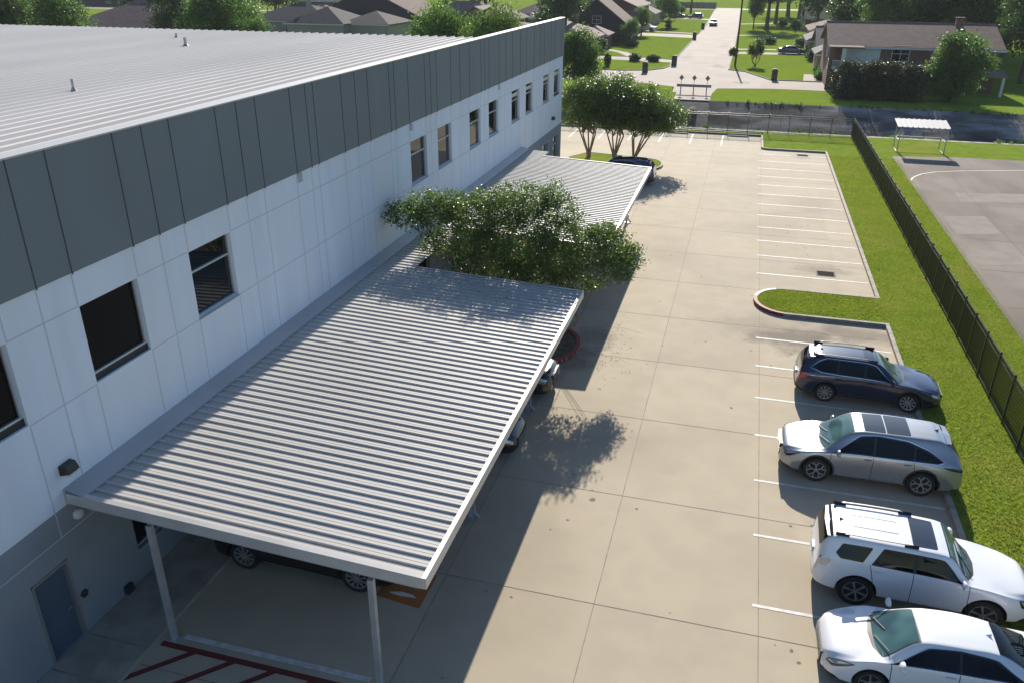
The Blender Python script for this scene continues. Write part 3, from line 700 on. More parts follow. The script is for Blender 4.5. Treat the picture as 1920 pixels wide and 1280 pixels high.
for (x, y, r_) in [(-2.91, 19.33, .09), (-3.4, 18.2, .05), (-.4, 31.4, .05), (-4.1, 23.3, .07), (.8, 26, .05)]+[(rs.uniform(-5.5, 6.5), rs.uniform(12, 60), rs.uniform(.02, .055)) for _ in range(50)]+[(rs.choice((4.2, 3.0, 5.8))+rs.uniform(-.5, .5), rs.choice((25.7, 30.9, 20.3, 42, 44.9, 47.6, 50.2))+rs.uniform(-.7, .7), rs.uniform(.02, .06)) for _ in range(40)]: blot(b, x, y, r_, r_*rs.uniform(.7, 1.3), .0035, 9)
meta(b.build('oil_spots', 'oil'), kind='structure')
M['crack'] = mat('crack', (.13, .11, .085), .95, spec=.05)
b = MB(); b.raw = True
for (x, y, dx_, dy_, n_) in ((-4.6, 31.9, .2, -.05, 7), (3.0, 40.9, .2, .03, 8), (-5.6, 47, .2, .12, 12), (1.9, 52, .25, .1, 10)):
    p = Vector((x, y))
    for k in range(n_):
        q = p+Vector((dx_+rs.uniform(-.1, .1), dy_+rs.uniform(-.1, .1))); d = (q-p).normalized(); n2 = Vector((-d.y, d.x))*.005
        b.sheet([tuple(p-n2), tuple(q-n2), tuple(q+n2), tuple(p+n2)], .0032); p = q
meta(b.build('paving_cracks', 'crack'), kind='structure')
b = MB(); b.raw = True                                             # joints of the channel lining
for k in range(-20, 25):
    x = k*3.05+1; b.add([(x-.03, 99.5, -.02), (x+.03, 99.5, -.02), (x+.03, 92.3, -2.26), (x-.03, 92.3, -2.26)], [(0, 1, 2, 3)])
for yy in (97.2, 94.6):
    z = (yy-99.6)*2.3/7.4+.008; b.add([(-60, yy-.03, z-.009), (70, yy-.03, z-.009), (70, yy+.03, z+.009), (-60, yy+.03, z+.009)], [(0, 1, 2, 3)])
meta(b.build('channel_joints', 'crack'), kind='structure')
M['rubble'] = mat('rubble', (.42, .38, .33), .95, spec=.05, c2=(.16, .14, .12), scale=2.5)
b = MB()
for k in range(420):
    x = rs.uniform(9.8, 60) if k % 3 else rs.uniform(-12, 9); y = 80.9+rs.random()*1.6*rs.random(); z = -.03-(y-80.3)*.5; q = rs.uniform(.05, .22)
    c = (x, y, z+.1); vs = [(c[0]+sx*q*rs.uniform(.5, 1), c[1]+sy*q*rs.uniform(.5, 1), c[2]+sz*q*.6*rs.uniform(.5, 1)+.12) for sx, sy, sz in ((-1, -1, -1), (1, -1, -1), (1, 1, -1), (-1, 1, -1), (-1, -1, 1), (1, -1, 1), (1, 1, 1), (-1, 1, 1))]
    b.add(vs, [(3, 2, 1, 0), (4, 5, 6, 7), (0, 1, 5, 4), (1, 2, 6, 5), (2, 3, 7, 6), (3, 0, 4, 7)])
o = b.build('rubble', 'rubble'); meta(o, 'pale broken rubble along the near lip of the channel', 'rubble', kind='stuff')
# painted stall lines
b = MB(); b.raw = True
ys = [43.49, 40.56, 32.40, 29.69, 27.03, 24.37, 21.66, 18.96, 16.17, 13.45, 10.7]+[46.2+2.7*i for i in range(10)]
for y in ys: b.sheet(rect(1.6, 6.88, y-.05, y+.05), .006)
for y in (11.52, 17.55, 20.3, 23.0, 25.9, 33.2, 36.0, 38.7, 41.5, 44.2, 47.0, 51.5, 54.2, 57.0): b.sheet(rect(-11.2 if y > 12 else -10.95, -6.33, y-.05, y+(.05 if y > 12 else .09)), .006)
for x in (-1.55, -4.25, -6.95, -9.65, -12.35, -15, -17.7, -20.4, -23): b.sheet([(x-.05, 73.2), (x+.05, 73.2), (x+.05, 78.0), (x-.05, 78.0)], .006)
meta(b.build('parking_line_paint', 'line'), kind='structure')
b = MB(); b.raw = True
b.sheet(rect(-11.35, -6.0, 11.15, 11.30), .006)
for x in (-11.35, -10.35, -9.35, -8.35, -7.35, -6.6):
    b.sheet([(x+.75, 11.15), (x+.95, 11.15), (x-.55, 9.6), (x-.75, 9.6)], .0055)
meta(b.build('red_hatching_paint', 'red_paint'), kind='structure')
b = MB(); b.raw = True
b.sheet([(-7.30, 13.98), (-6.12, 13.84), (-6.10, 15.06), (-7.28, 15.15)], .006, 0)
b.sheet([(-7.05, 14.18)]+[(-7.05+.72*i/8, 14.16-.04*math.sin(math.pi*i/8)) for i in range(1, 8)]+[(-6.3, 14.15), (-6.45, 14.24), (-6.75, 14.27)], .008, 1)
meta(b.build('orange_bay_paint', ['orange_paint', 'line']), kind='structure')

# kerbs and grass beds
GZ = .13
def kerbed(name, poly, kw, kh, gm='grass', km='kerb', skip=None):
    pass
bed = [(7.1, -60), (7.1, 35.15), (2.55, 35.15)]+arc(2.95, 36.7, 1.45, 262, 98, 14, 1.5)+[(3.3, 38.2), (7.1, 38.2), (7.1, 72.4), (7.1, 72.55), (2.5, 72.55)]+arc(2.4, 73.0, .45, 265, 185, 5)+[(1.95, 80.28), (12.4, 80.28), (12.4, -60)]
b = MB(); b.prism(bed, -.1, GZ); meta(b.build('grass_verge', 'grass'), kind='structure')
def kerb_run(b, pts, wd, z1, m=0, z0=-.05):
    """square-section kerb along a polyline, mitred"""
    n = len(pts); L = []; Rr = []
    for i in range(n):
        p = Vector(pts[i]); a = Vector(pts[max(i-1, 0)]); c = Vector(pts[min(i+1, n-1)])
        d1 = (p-a).normalized() if i > 0 else (c-p).normalized(); d2 = (c-p).normalized() if i < n-1 else d1
        t = (d1+d2).normalized(); nn = Vector((-t.y, t.x)); k = wd/2/max(.5, nn.dot(Vector((-d1.y, d1.x))))
        L.append(p+nn*k); Rr.append(p-nn*k)
    for i in range(n-1):
        q = [L[i], Rr[i], Rr[i+1], L[i+1]]
        vs = [(*v, z0) for v in q]+[(*v, z1) for v in q]
        mm = m if isinstance(m, int) else m[i]
        b.add(vs, [(4, 5, 6, 7), (0, 1, 5, 4), (2, 3, 7, 6), (1, 2, 6, 5), (3, 0, 4, 7)], mm)
b = MB(); b.raw = True
kerb_run(b, [(7.02, -60), (7.02, 35.08)], .16, .15)
isl = [(7.1, 35.08), (2.9, 35.08)]+arc(2.95, 36.65, 1.42, 262, 98, 14, 1.57)+[(3.3, 38.22), (7.1, 38.22)]
mm = [0]+[0]*1+[1]*8+[2]*5+[0]*3
kerb_run(b, isl, .16, .155, m=(mm+[0]*40)[:len(isl)-1])
kerb_run(b, [(7.02, 38.3), (7.02, 72.4)], .16, .15)
kerb_run(b, [(7.02, 72.47), (2.5, 72.47)]+arc(2.4, 73.0, .5, 265, 185, 5)+[(1.88, 78.4)], .16, .15)
kerb_run(b, [(1.8, 78.48), (-70, 78.48)], .16, .15, m=3)
meta(b.build('kerb', ['kerb', 'kerb_red', 'kerb_white', 'kerb_dark']), kind='structure')
# planting island in the gap of the carport roof; red kerb end with lettering
e1 = arc(-6.7, 29.2, 1.35, -90, 90, 12, 1.75)
b = MB(); b.prism([(-11.4, 27.45)]+e1+[(-11.4, 30.95)], -.1, .11); meta(b.build('planting_bed_soil', 'soil'), kind='structure')
b = MB(); b.raw = True
kerb_run(b, [(-11.4, 27.4), (-7.4, 27.4)], .16, .15); kerb_run(b, [(-7.4, 27.4)]+e1+[(-7.4, 31.0)], .16, .16, m=1); kerb_run(b, [(-7.4, 31.0), (-11.4, 31.0)], .16, .15)
kb = b.build('planting_bed_kerb', ['kerb', 'kerb_red']); meta(kb, kind='structure')
M['white_paint'] = mat('white_paint', (.6, .5, .5), .7)
def text_obj(ch, size, M4, mt, name, parent, ext=.003):
    cu = bpy.data.curves.new(name, 'FONT'); cu.body = ch; cu.size = size; cu.extrude = ext; cu.align_x = 'CENTER'
    o = bpy.data.objects.new(name, cu); COL.objects.link(o)
    dg = bpy.context.evaluated_depsgraph_get(); me = bpy.data.meshes.new_from_object(o.evaluated_get(dg)); bpy.data.objects.remove(o)
    me.transform(M4); me.materials.clear(); me.materials.append(M[mt]); return me
bmt = bmesh.new()
for i, ch in enumerate('FIRE LANE'):
    if ch == ' ': continue
    t = R(-62+i*8.2); px, py = -6.7+1.44*math.cos(t), 29.2+1.84*math.sin(t); nx, ny = math.cos(t)/1.44, math.sin(t)/1.84
    l = math.hypot(nx, ny); nx /= l; ny /= l
    m4 = Matrix(((-ny, 0, nx, px), (nx, 0, ny, py), (0, 1, 0, .03), (0, 0, 0, 1)))
    bmt.from_mesh(text_obj(ch, .16, m4, 'white_paint', 'c', None))
me = bpy.data.meshes.new('lettering'); bmt.to_mesh(me); me.materials.append(M['white_paint']); link('lettering', me, kb)
# far island by the building corner
e2 = [(-12.6, 61.8), (-6.6, 61.5)]+arc(-6.9, 63.6, 1.3, -80, 80, 8, 2.0)+[(-8.3, 65.9), (-12.0, 66.6), (-13.2, 64.2)]
b = MB(); b.prism(e2, -.1, .13); meta(b.build('island_grass', 'grass'), kind='structure')
b = MB(); b.raw = True; kerb_run(b, e2+[e2[0]], .15, .15, m=[0]+[0, 1, 1]+[0]*20); meta(b.build('island_kerb', ['kerb', 'kerb_red']), kind='structure')
# concrete lot beyond the fence
b = MB(); b.raw = True
b.sheet([(12.35, -60), (120, -60), (120, 73.6), (16.9, 73.1), (12.05, 72.0)], .15)
meta(b.build('side_parking_lot', 'asphalt'), kind='structure')
sheet('side_grass', [(12.0, 72.0), (16.9, 73.05), (120, 73.5), (120, 80.28), (12.0, 80.28)], GZ+.004, 'grass')
b = MB(); b.raw = True
for P in ([(12.6, 54.0), (15.1, 54.7), (15.15, 50.8), (12.65, 50.1)], [(12.5, 47.1), (15.15, 47.5), (14.9, 45.2), (12.45, 44.5)], [(17, 40), (24, 41), (24, 35), (17, 34)], [(14.5, 60.5), (19, 61.5), (18.6, 58.9), (14.4, 58)]): b.sheet(P, .154)
meta(b.build('pavement_patches', 'asphalt_patch'), kind='structure')
M['asphalt_joint'] = mat('asphalt_joint', (.10, .09, .08), .95)
b = MB(); b.raw = True
for y in (43.9, 38.6, 33.2, 49.4, 57.6): b.sheet(rect(12.5, 60, y-.012, y+.012), .1565)
for x in (15.3, 20.5, 25.7): b.sheet(rect(x-.012, x+.012, 20, 66), .157)
meta(b.build('side_lot_joints', 'asphalt_joint'), kind='structure')
b = MB(); b.raw = True
cv = [(12.24, 63.5), (12.38, 64.2), (12.75, 65.0), (13.3, 65.9), (14.4, 66.9), (16.5, 67.9), (21.0, 69.4), (30, 71.0)]
for p, q in zip(cv[:-1], cv[1:]):
    d = (Vector(q)-Vector(p)).normalized(); n_ = Vector((-d.y, d.x))*.05
    b.sheet([tuple(Vector(p)-n_), tuple(Vector(q)-n_), tuple(Vector(q)+n_), tuple(Vector(p)+n_)], .158)
for k in range(22):
    x = 12.4+k*.95; y0 = 68.2+(.45*k if k < 10 else 4.5+.02*k)
    b.sheet([(x, y0), (x+.1, y0), (x+2.9, y0-3.6+.05*k), (x+2.8, y0-3.6+.05*k)], .1585) if k % 1 == 0 and y0-3.6 > np.interp(x+2.9, [c[0] for c in cv], [c[1] for c in cv])-.4 else None
meta(b.build('side_lot_paint', 'line'), kind='structure')
# far street, turning head, driveways, walks
b = MB(); b.raw = True
ST = [(-8.8, 105.5), (-4.0, 105.5), (-3.6, 110.5), (3, 112.3), (10.7, 112.2), (10.4, 121.0), (3.0, 121.2), (.6, 127.5), (-.6, 130.4), (-3.0, 132.0), (-3.2, 170), (-3.6, 216), (-4.9, 330), (-5, 345), (-15.5, 345), (-14.6, 330), (-12.2, 222), (-12.3, 150), (-12.1, 134.5), (-12.6, 131), (-14.5, 127.5), (-18, 126.3), (-30, 125.5), (-30, 114), (-13.4, 113.2), (-9.0, 110.5)]
b.sheet(ST, .02)
for P in ([(-12.2, 144.3), (-12.2, 140.2), (-19, 141.5), (-27, 142.5), (-27, 147), (-18, 147.3)], [(-12.2, 192.5), (-27, 197), (-27, 205), (-12.2, 201.5)],
          [(-3.1, 158.6), (10, 160), (10, 163.6), (-3.1, 162.6)], [(-3.1, 166.8), (4.6, 168.4), (4.6, 170.5), (-3.1, 169.2)],
          [(-3.5, 203), (10, 208), (10, 210.5), (-3.5, 205.2)], [(-4, 245), (12, 255), (12, 258), (-4, 248)], [(-12.4, 262), (-26, 268), (-26, 276), (-12.4, 268)],
          [(-5, 331), (60, 338), (60, 346), (-5, 343)], [(-15, 331), (-60, 329), (-60, 336), (-15, 338)], [(7.3, 121), (9.5, 121), (9.4, 130), (7.8, 130)],
          [(-20.2, 147), (-18.4, 147), (-21.5, 155.2), (-25.5, 160.5), (-27.4, 160.5), (-23.2, 154.6)],
          [(-242, 256), (-160, 256), (-160, 268), (-242, 268)], [(-200, 208), (-150, 217), (-150, 221), (-200, 212)]): b.sheet(P, .016)
b.sheet([(-13.0, 205.4), (-30, 212), (-30, 214), (-12.5, 207.4)], .014)
meta(b.build('street', 'street'), kind='structure')
b = MB(); b.raw = True
kerb_run(b, [(-30, 125.7), (-18, 126.5), (-14.4, 127.7), (-12.5, 131), (-12.0, 134.4), (-12.1, 140.2)], .18, .13)
kerb_run(b, [(-12.1, 144.4), (-12.2, 192.4)], .18, .13); kerb_run(b, [(-12.2, 207.5), (-12.3, 262)], .18, .13)
kerb_run(b, [(10.2, 121.1), (3.0, 121.3), (.6, 127.6), (-.5, 130.4), (-2.9, 132.1), (-3.05, 158.5)], .18, .13)
kerb_run(b, [(-3.1, 170.0), (-3.5, 203)], .18, .13)
kerb_run(b, [(-12.1, 144.4), (-19, 147.5), (-27, 147.2)], .16, .1)
meta(b.build('street_kerb', 'kerb_dark'), kind='structure')

# ------------------------------------------------------------------ office building
WX = -13.1; BY0, BY1 = -6.0, 60.8
bl = thing('office_building', 'long white two-storey building with slate grey metal top band and pale ribbed roof', 'building', (WX, 11, 0))
O = (WX, 11, 0)
W2 = [(y, y+1.82, 5.60, 7.41) for y in (-.1, 3.65, 9.12, 12.86, 16.60, 31.40, 34.60, 39.14, 42.40, 46.95, 50.20, 54.78, 58.03)]
WL = [(y, y+1.62, .95, 2.75) for y in (12.92, 20.4, 31.4, 42.4, 50.2, 54.85, 58.08)]
DOOR = (9.95, 10.91, .12, 2.26)
RECESS = {9.12, 12.86, 58.03}
def wall_face(b, y0, y1, z0, z1, holes, x, dep, m=0, mr=0):
    yc = sorted({y0, y1, *[h[0] for h in holes], *[h[1] for h in holes]}); zc = sorted({z0, z1, *[h[2] for h in holes], *[h[3] for h in holes]})
    for a, c in zip(yc[:-1], yc[1:]):
        for e, f in zip(zc[:-1], zc[1:]):
            if any(h[0]-1e-6 <= a and c <= h[1]+1e-6 and h[2]-1e-6 <= e and f <= h[3]+1e-6 for h in holes): continue
            b.quad((x, a, e), (x, c, e), (x, c, f), (x, a, f), m)
    for (a, c, e, f) in holes:
        d = x-dep
        b.quad((x, a, e), (x, c, e), (d, c, e), (d, a, e), mr); b.quad((x, c, f), (x, a, f), (d, a, f), (d, c, f), mr)
        b.quad((x, a, f), (x, a, e), (d, a, e), (d, a, f), mr); b.quad((x, c, e), (x, c, f), (d, c, f), (d, c, e), mr)
b = MB(O); b.raw = True
wall_face(b, BY0, BY1, 3.42, 8.18, [h for h in W2], WX, .16)
b.quad((WX, BY1, 3.42), (-50, BY1, 3.42), (-50, BY1, 8.18), (WX, BY1, 8.18)); b.quad((WX, BY0, 0), (-50, BY0, 0), (-50, BY0, 8.18), (WX, BY0, 8.18))
b.build('upper_wall', 'wall_white', bl)
b = MB(O); b.raw = True
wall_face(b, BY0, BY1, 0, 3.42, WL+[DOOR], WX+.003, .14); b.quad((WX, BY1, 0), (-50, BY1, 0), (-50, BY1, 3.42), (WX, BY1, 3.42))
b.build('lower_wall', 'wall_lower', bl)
b = MB(O)
b.box(WX-.12, WX+.045, BY0, BY1+.04, 8.18, 10.72)
SY = [11.89, 12.84, 14.72, 15.65, 16.61, 18.46, 19.4, 20.32, 22.19, 23.13, 23.62, 25.51, 26.57, 27.59, 29.48, 29.96, 31.34, 33.18, 33.83, 34.56, 36.43, 37.71, 39.12, 40.97, 41.64, 42.37, 44.2, 45.54, 46.9, 48.7, 50.1, 52.0, 53.6, 54.7, 56.6, 57.9, 59.9, 10.97, 9.1, 8.2, 6.3, 4.4, 2.5, .6]
for y in SY: b.box(WX+.045, WX+.055, y-.011, y+.011, 8.165, 10.73, 1); b.box(WX+.045, WX+.06, y-.014, y+.014, 8.15, 8.2, 1)
b.build('metal_band', ['fascia', 'fascia_seam'], bl)
b = MB(O)
for y in SY:
    hs = [(3.42, 8.17)]
    for (a, c, e, f) in W2:
        if a-.02 < y < c+.02 and not (abs(y-a) < .05 or abs(y-c) < .05): hs = [(3.42, e), (f, 8.17)]
    for (a, c, e, f) in W2:
        if abs(y-a) < .12 or abs(y-c) < .12: hs = [(3.42, e-.03), (f+.02, 8.17)]
    for e, f in hs: b.box(WX-.01, WX+.002, y-.016, y+.016, e, f)
for zz in (7.43, 5.57):
    last = BY0
    for (a, c, e, f) in sorted(W2): b.box(WX-.01, WX+.0025, last, a-.03, zz-.014, zz+.014); last = c+.03
    b.box(WX-.01, WX+.0025, last, BY1, zz-.014, zz+.014)
for y in (9.1, 10.97, 11.89, 12.84, 14.72, 16.61, 18.46, 20.32): b.box(WX, WX+.005, y-.01, y+.01, 2.8, 3.41)
b.box(WX, WX+.0055, 6, 61, 2.78, 2.80)
b.build('wall_seam', 'seam', bl)
for (a, c, e, f) in W2+WL:
    rec = a in RECESS
    d = WX-.155 if not rec else WX-.155
    fr = MB(O); t = .05
    sill = .16 if rec else 0
    e2_ = e+sill
    fr.box(d, d+.06, a+.004, a+t, e2_, f-.004); fr.box(d, d+.06, c-t, c-.004, e2_, f-.004); fr.box(d, d+.06, a+t, c-t, f-t, f-.004); fr.box(d, d+.075, a+.004, c-.004, e2_, e2_+t)
    if not rec: fr.box(d, d+.065, a+t, c-t, f-.62*(f-e)/1.8, f-.62*(f-e)/1.8+t)
    else: fr.box(d, d+.09, a+.01, c-.01, e+.004, e2_, 1)
    if a in (39.14,): pass
    fr.box(d+.16, d+.21, a-.02, c+.02, e-.035, e-.005) if not rec else None
    fo = fr.build('window', ['frame', 'dark'], bl)
    g_ = MB(O); g_.box(d-.01, d+.012, a+.03, c-.03, e2_+.03, f-.03); g_.build('pane', 'glass_dark' if rec else 'glass', fo)
b = MB(O); d = WX-.10
b.box(d-.03, d+.02, DOOR[0]+.05, DOOR[1]-.05, .13, 2.2); dr = b.build('door', 'door', bl)
b = MB(O); b.box(d-.04, WX+.03, DOOR[0], DOOR[0]+.05, .12, 2.26); b.box(d-.04, WX+.03, DOOR[1]-.05, DOOR[1], .12, 2.26); b.box(d-.04, WX+.035, DOOR[0], DOOR[1], 2.2, 2.26); b.build('door_frame', 'grey_metal', dr)
b = MB(O); b.bar((d+.02, 10.76, 1.05), (d+.09, 10.76, 1.05), .025, n=8); b.bar((d+.09, 10.76, 1.05), (d+.09, 10.64, 1.05), .014, n=6); b.build('handle', 'grey_metal', dr)
def wall_lamp(y, z):
    b = MB(O); x = WX
    vs = [(x, y-.17, z-.12), (x, y+.17, z-.12), (x, y+.17, z+.12), (x, y-.17, z+.12), (x+.24, y-.15, z-.05), (x+.24, y+.15, z-.05), (x+.17, y+.15, z+.12), (x+.17, y-.15, z+.12)]
    b.add(vs, [(0, 1, 2, 3), (4, 5, 6, 7), (3, 2, 6, 7), (0, 3, 7, 4), (1, 5, 6, 2), (0, 4, 5, 1)])
    l = b.build('wall_lamp', 'bronze', bl)
    b = MB(O); b.box(x+.03, x+.21, y-.13, y+.13, z-.13, z-.085); b.build('lens', 'white_plastic', l)
wall_lamp(11.5, 4.25); wall_lamp(57.65, 4.2)
b = MB(O); b.v = []; b.lathe([(.13, 0), (.13, .04), (.10, .09), (.03, .11)], 'z', 20)
b.v = [(WX+h, 11.5+x, 3.05+y) for x, y, h in b.v]; b.build('alarm_bell', 'white_plastic', bl, sharp=40)
b = MB(O); b.lathe([(.10, 0), (.10, .05), (.04, .07)], 'z', 6); b.v = [(WX+h, 11.12+x, 1.12+y) for x, y, h in b.v]; b.build('wall_valve', 'bronze', bl)
b = MB(O); b.box(WX, WX+.12, 12.2, 12.42, .15, .36); b.build('utility_box', 'bronze', bl)
for y in (22.35, 31.53, 44.28):
    b = MB(O); b.box(WX+.004, WX+.03, y-.12, y+.12, 7.86, 8.16)
    for k in range(4): b.box(WX+.03, WX+.07, y-.11, y+.11, 7.88+k*.07, 7.91+k*.07)
    b.build('wall_vent', ['seam'], bl)
# ribbed main roof, ribs run along the building
def ribprof(x0, x1, pitch, base, top, hgt):
    P = []; x = x0
    while x < x1-pitch+1e-6:
        P += [(x, 0), (x+pitch-base, 0), (x+pitch-base+(base-top)/2, hgt), (x+pitch-(base-top)/2, hgt)]; x += pitch
    P.append((x, 0)); return P
RY0, RY1 = -6, 43.6
P = ribprof(0, 36.5, .5, .10, .035, .075); b = MB(O); b.raw = True
n = len(P); vs = []
rows = [RY0, 43.6]
for y in rows: vs += [(WX-.30-p[0], y-.012*p[0]*(y > 10), 10.56+p[1]) for p in P]
b.add(vs, [(i, i+1, n+i+1, n+i) for i in range(n-1)])
xe = WX-.3-P[-1][0]
for i in range(0, n-4, 4):
    xa = WX-.30-P[i][0]; 
rr_ = random.Random(3)
for row_y0, sl in ((20, .9), (27.5, .8), (36, .5)):
    for k in range(60):
        x = WX-.42-k*.5; y = row_y0+sl*k*.12+rr_.uniform(-.05, .05)
        if y < 43 and x > -46: b.box(x-.10, x+.10, y-.03, y+.03, 10.575, 10.583, 1)
rf = b.build('roof', ['roof_white', 'grey_metal'], bl)
b = MB(O)
b.box(WX-.33, WX+.07, BY0, BY1+.06, 10.72, 10.755)
b.box(WX-.33, WX-.12, BY0, 43.6, 10.50, 10.72)
b.build('coping', 'coping', bl)
b = MB(O); b.box(-50, WX-.13, 44.2, BY1-.16, 7.0, 7.2); b.box(-50, -49.6, BY0, 42.7, 0, 10.4); b.box(-49.5, WX-.2, 42.7, 42.9, 7, 10.5)
b.build('rear_roof', 'roof_white', bl)
for (x, y, h_, r_) in ((-19.2, 20.5, .38, .04), (-25.2, 34.2, .42, .065), (-28.7, 38.3, .25, .05)):
    b = MB(O); b.lathe([(r_, 10.5), (r_, 10.56+h_)], 'z', 12, (x, y, 0)); b.lathe([(r_*2.6, 10.56), (r_*1.2, 10.70)], 'z', 12, (x, y, 0)); b.build('vent_pipe', 'grey_metal', rf)

# ------------------------------------------------------------------ carport roofs
def carport(label, y0, y1, yl0, yl1, cols, group):
    """deck from the wall to the eave; yl0..yl1 is the strip along the wall"""
    org = (-8.9, (y0+y1)/2, 0); t = thing('carport', label, 'carport', org, 0, group); o3 = org
    X0, X1 = -12.62, -4.92
    def zz(x): return 3.66-(x+13.1)*.045
    def deck(xa, xb, ya, yb):
        b = MB(o3); b.raw = True; P = []; y = ya
        while y < yb-.01:
            for (u, h_) in ((0, 0), (.052, 0), (.06, .005), (.072, .005), (.08, 0), (.142, 0), (.15, .005), (.162, .005), (.17, 0), (.214, 0), (.226, .04), (.288, .04)): P.append((min(y+u, yb), h_))
            y += .30
        P.append((yb, 0)); n = len(P)
        vs = [(xa, p[0], zz(xa)+p[1]) for p in P]+[(xb, p[0], zz(xb)+p[1]) for p in P]
        b.add(vs, [(i, i+1, n+i+1, n+i) for i in range(n-1)]); return b
    b = deck(-11.35, X1, y0+.12, y1-.05); b2 = deck(X0, -11.35, yl0+(.12 if yl0 == y0 else 0), yl1)
    b.add(b2.v, b2.f); d = b.build('roof_deck', 'deck', t)
    b = MB(o3); b.raw = True
    za, zb_ = zz(-12.62)+.065, 3.82
    b.quad((WX+.004, yl0, zb_), (WX+.004, yl1, zb_), (-12.6, yl1, za), (-12.6, yl0, za)); b.quad((-12.6, yl0, za), (-12.6, yl1, za), (-12.6, yl1, za-.05), (-12.6, yl0, za-.05))
    b.build('wall_flashing', 'flash', t)
    b = MB(o3)
    def edge(ya, yb, xa, xb):      # sloping end trims
        vs = [(xa, ya, zz(xa)-.20), (xb, ya, zz(xb)-.20), (xb, yb, zz(xb)-.20), (xa, yb, zz(xa)-.20), (xa, ya, zz(xa)+.06), (xb, ya, zz(xb)+.06), (xb, yb, zz(xb)+.075), (xa, yb, zz(xa)+.075)]
        b.add(vs, [(3, 2, 1, 0), (4, 5, 6, 7), (0, 1, 5, 4), (1, 2, 6, 5), (2, 3, 7, 6), (3, 0, 4, 7)])
    edge(y0, y0+.12, -13.06 if yl0 == y0 else -11.35, -4.92); edge(y1-.05, y1, -11.35, -4.92)
    b.box(-4.92, -4.82, y0, y1, zz(-4.9)-.20, zz(-4.9)+.062)
    b.build('edge_trim', 'trim', t)
    b = MB(o3)
    for x in (-11.15, -6.05): b.box(x-.08, x+.08, y0+.15, y1-.1, zz(x)-.36, zz(x)-.012)
    for y in cols: b.bar((-12.9, y, zz(-12.9)-.20), (-5.0, y, zz(-5.0)-.20), .05, .09)
    b.build('beam', 'column', t)
    for y in cols:
        for x in (-11.15, -6.05):
            b = MB(o3); b.box(x-.06, x+.06, y-.06, y+.06, 0, zz(x)-.37); b.box(x-.12, x+.12, y-.12, y+.12, 0, .02); b.build('column', 'column', t)
            if x > -7 and y > 12:
                b = MB(o3); b.bar((x+.10, y, .5), (x+.10, y, .2), .03, n=6); b.bar((x+.10, y, .2), (x+.28, y-.05, .05), .04, n=6); b.build('downspout', 'column', t)
carport('near ribbed metal carport roof with dappled tree shade at its far end', 11.3, 27.1, 11.3, 32.45, (11.42, 17.6, 23.9, 26.9), 'ribbed metal carports')
carport('far ribbed metal carport roof beyond the tree growing through the gap', 32.45, 47.9, 32.45, 49.3, (32.8, 37.6, 42.5, 47.6), 'ribbed metal carports')

# ------------------------------------------------------------------ fences
def fence(name, label, p, q, n, z0, hgt, group, pick=17):
    p = Vector((*p, z0)); q = Vector((*q, z0)); t = thing(name, label, 'fence', p, 0, group); d = (q-p)/n; u = d.normalized(); ln = d.length
    pm = None
    for i in range(n+1):
        if pm is None:
            b = MB(); b.box(-.032, .032, -.032, .032, -.1, hgt+.02); b.box(-.04, .04, -.04, .04, hgt+.02, hgt+.045); pm = b.build('post', 'fence', t)
        else: o = pm.copy(); COL.objects.link(o); o.parent = t; o.location = d*i
    rz = math.atan2(u.y, u.x); pn = None
    for i in range(n):
        if pn is None:
            b = MB()
            for z in (.14, hgt-.22, hgt-.05): b.box(.035, ln-.035, -.018, .018, z-.02, z+.02)
            for k in range(1, pick):
                x = ln*k/pick; b.box(x-.012, x+.012, -.012, .012, .06, hgt-.02)
            pn = b.build('panel', 'fence', t); pn.rotation_euler = (0, 0, rz)
        else: o = pn.copy(); COL.objects.link(o); o.parent = t; o.location = d*i
fence('metal_fence', 'black steel picket fence running lengthways through the grass strip right of the lot', (9.6, 79.4), (9.6, -1.6), 45, .13, 1.80, 'black picket fences')
fence('metal_fence', 'black steel picket fence across the far end of the lot before the channel', (9.6, 79.4), (-23.0, 79.4), 18, .0, 1.85, 'black picket fences')
for i, x in enumerate((-5.6, -.2)):
    b = MB((x, 77.85, 0)); b.prism(rect(x-.9, x+.9, 77.75, 77.93), 0, .11)
    o = b.build('wheel_stop', 'kerb_grey'); o.location = (x, 77.85, 0)
    meta(o, ('left' if i == 0 else 'right')+' of two low grey wheel stops by the kerb under the far fence', 'wheel stop', 'concrete wheel stops')
# drain grates in the lot
for (x, y, lb) in ((4.95, 41.4, 'square iron storm drain grate, nearer of two in the right stalls'), (5.1, 70.95, 'iron storm drain grate in the farthest right stall')):
    t = thing('drain_grate', lb, 'drain grate', (x, y, 0), 0, 'storm drain grates')
    b = MB(); b.box(-.48, .48, -.42, .42, -.05, .007); b.build('grate_frame', 'kerb_dark', t)
    b = MB()
    for k in range(9): b.box(-.38, .38, -.34+k*.082, -.31+k*.082, .007, .014)
    for k in range(11): b.box(-.38+k*.072, -.37+k*.072, -.35, .35, .007, .0135)
    b.box(-.40, .40, -.36, .36, .0, .0085, 1)
    b.build('bars', ['grate', 'grate'], t)
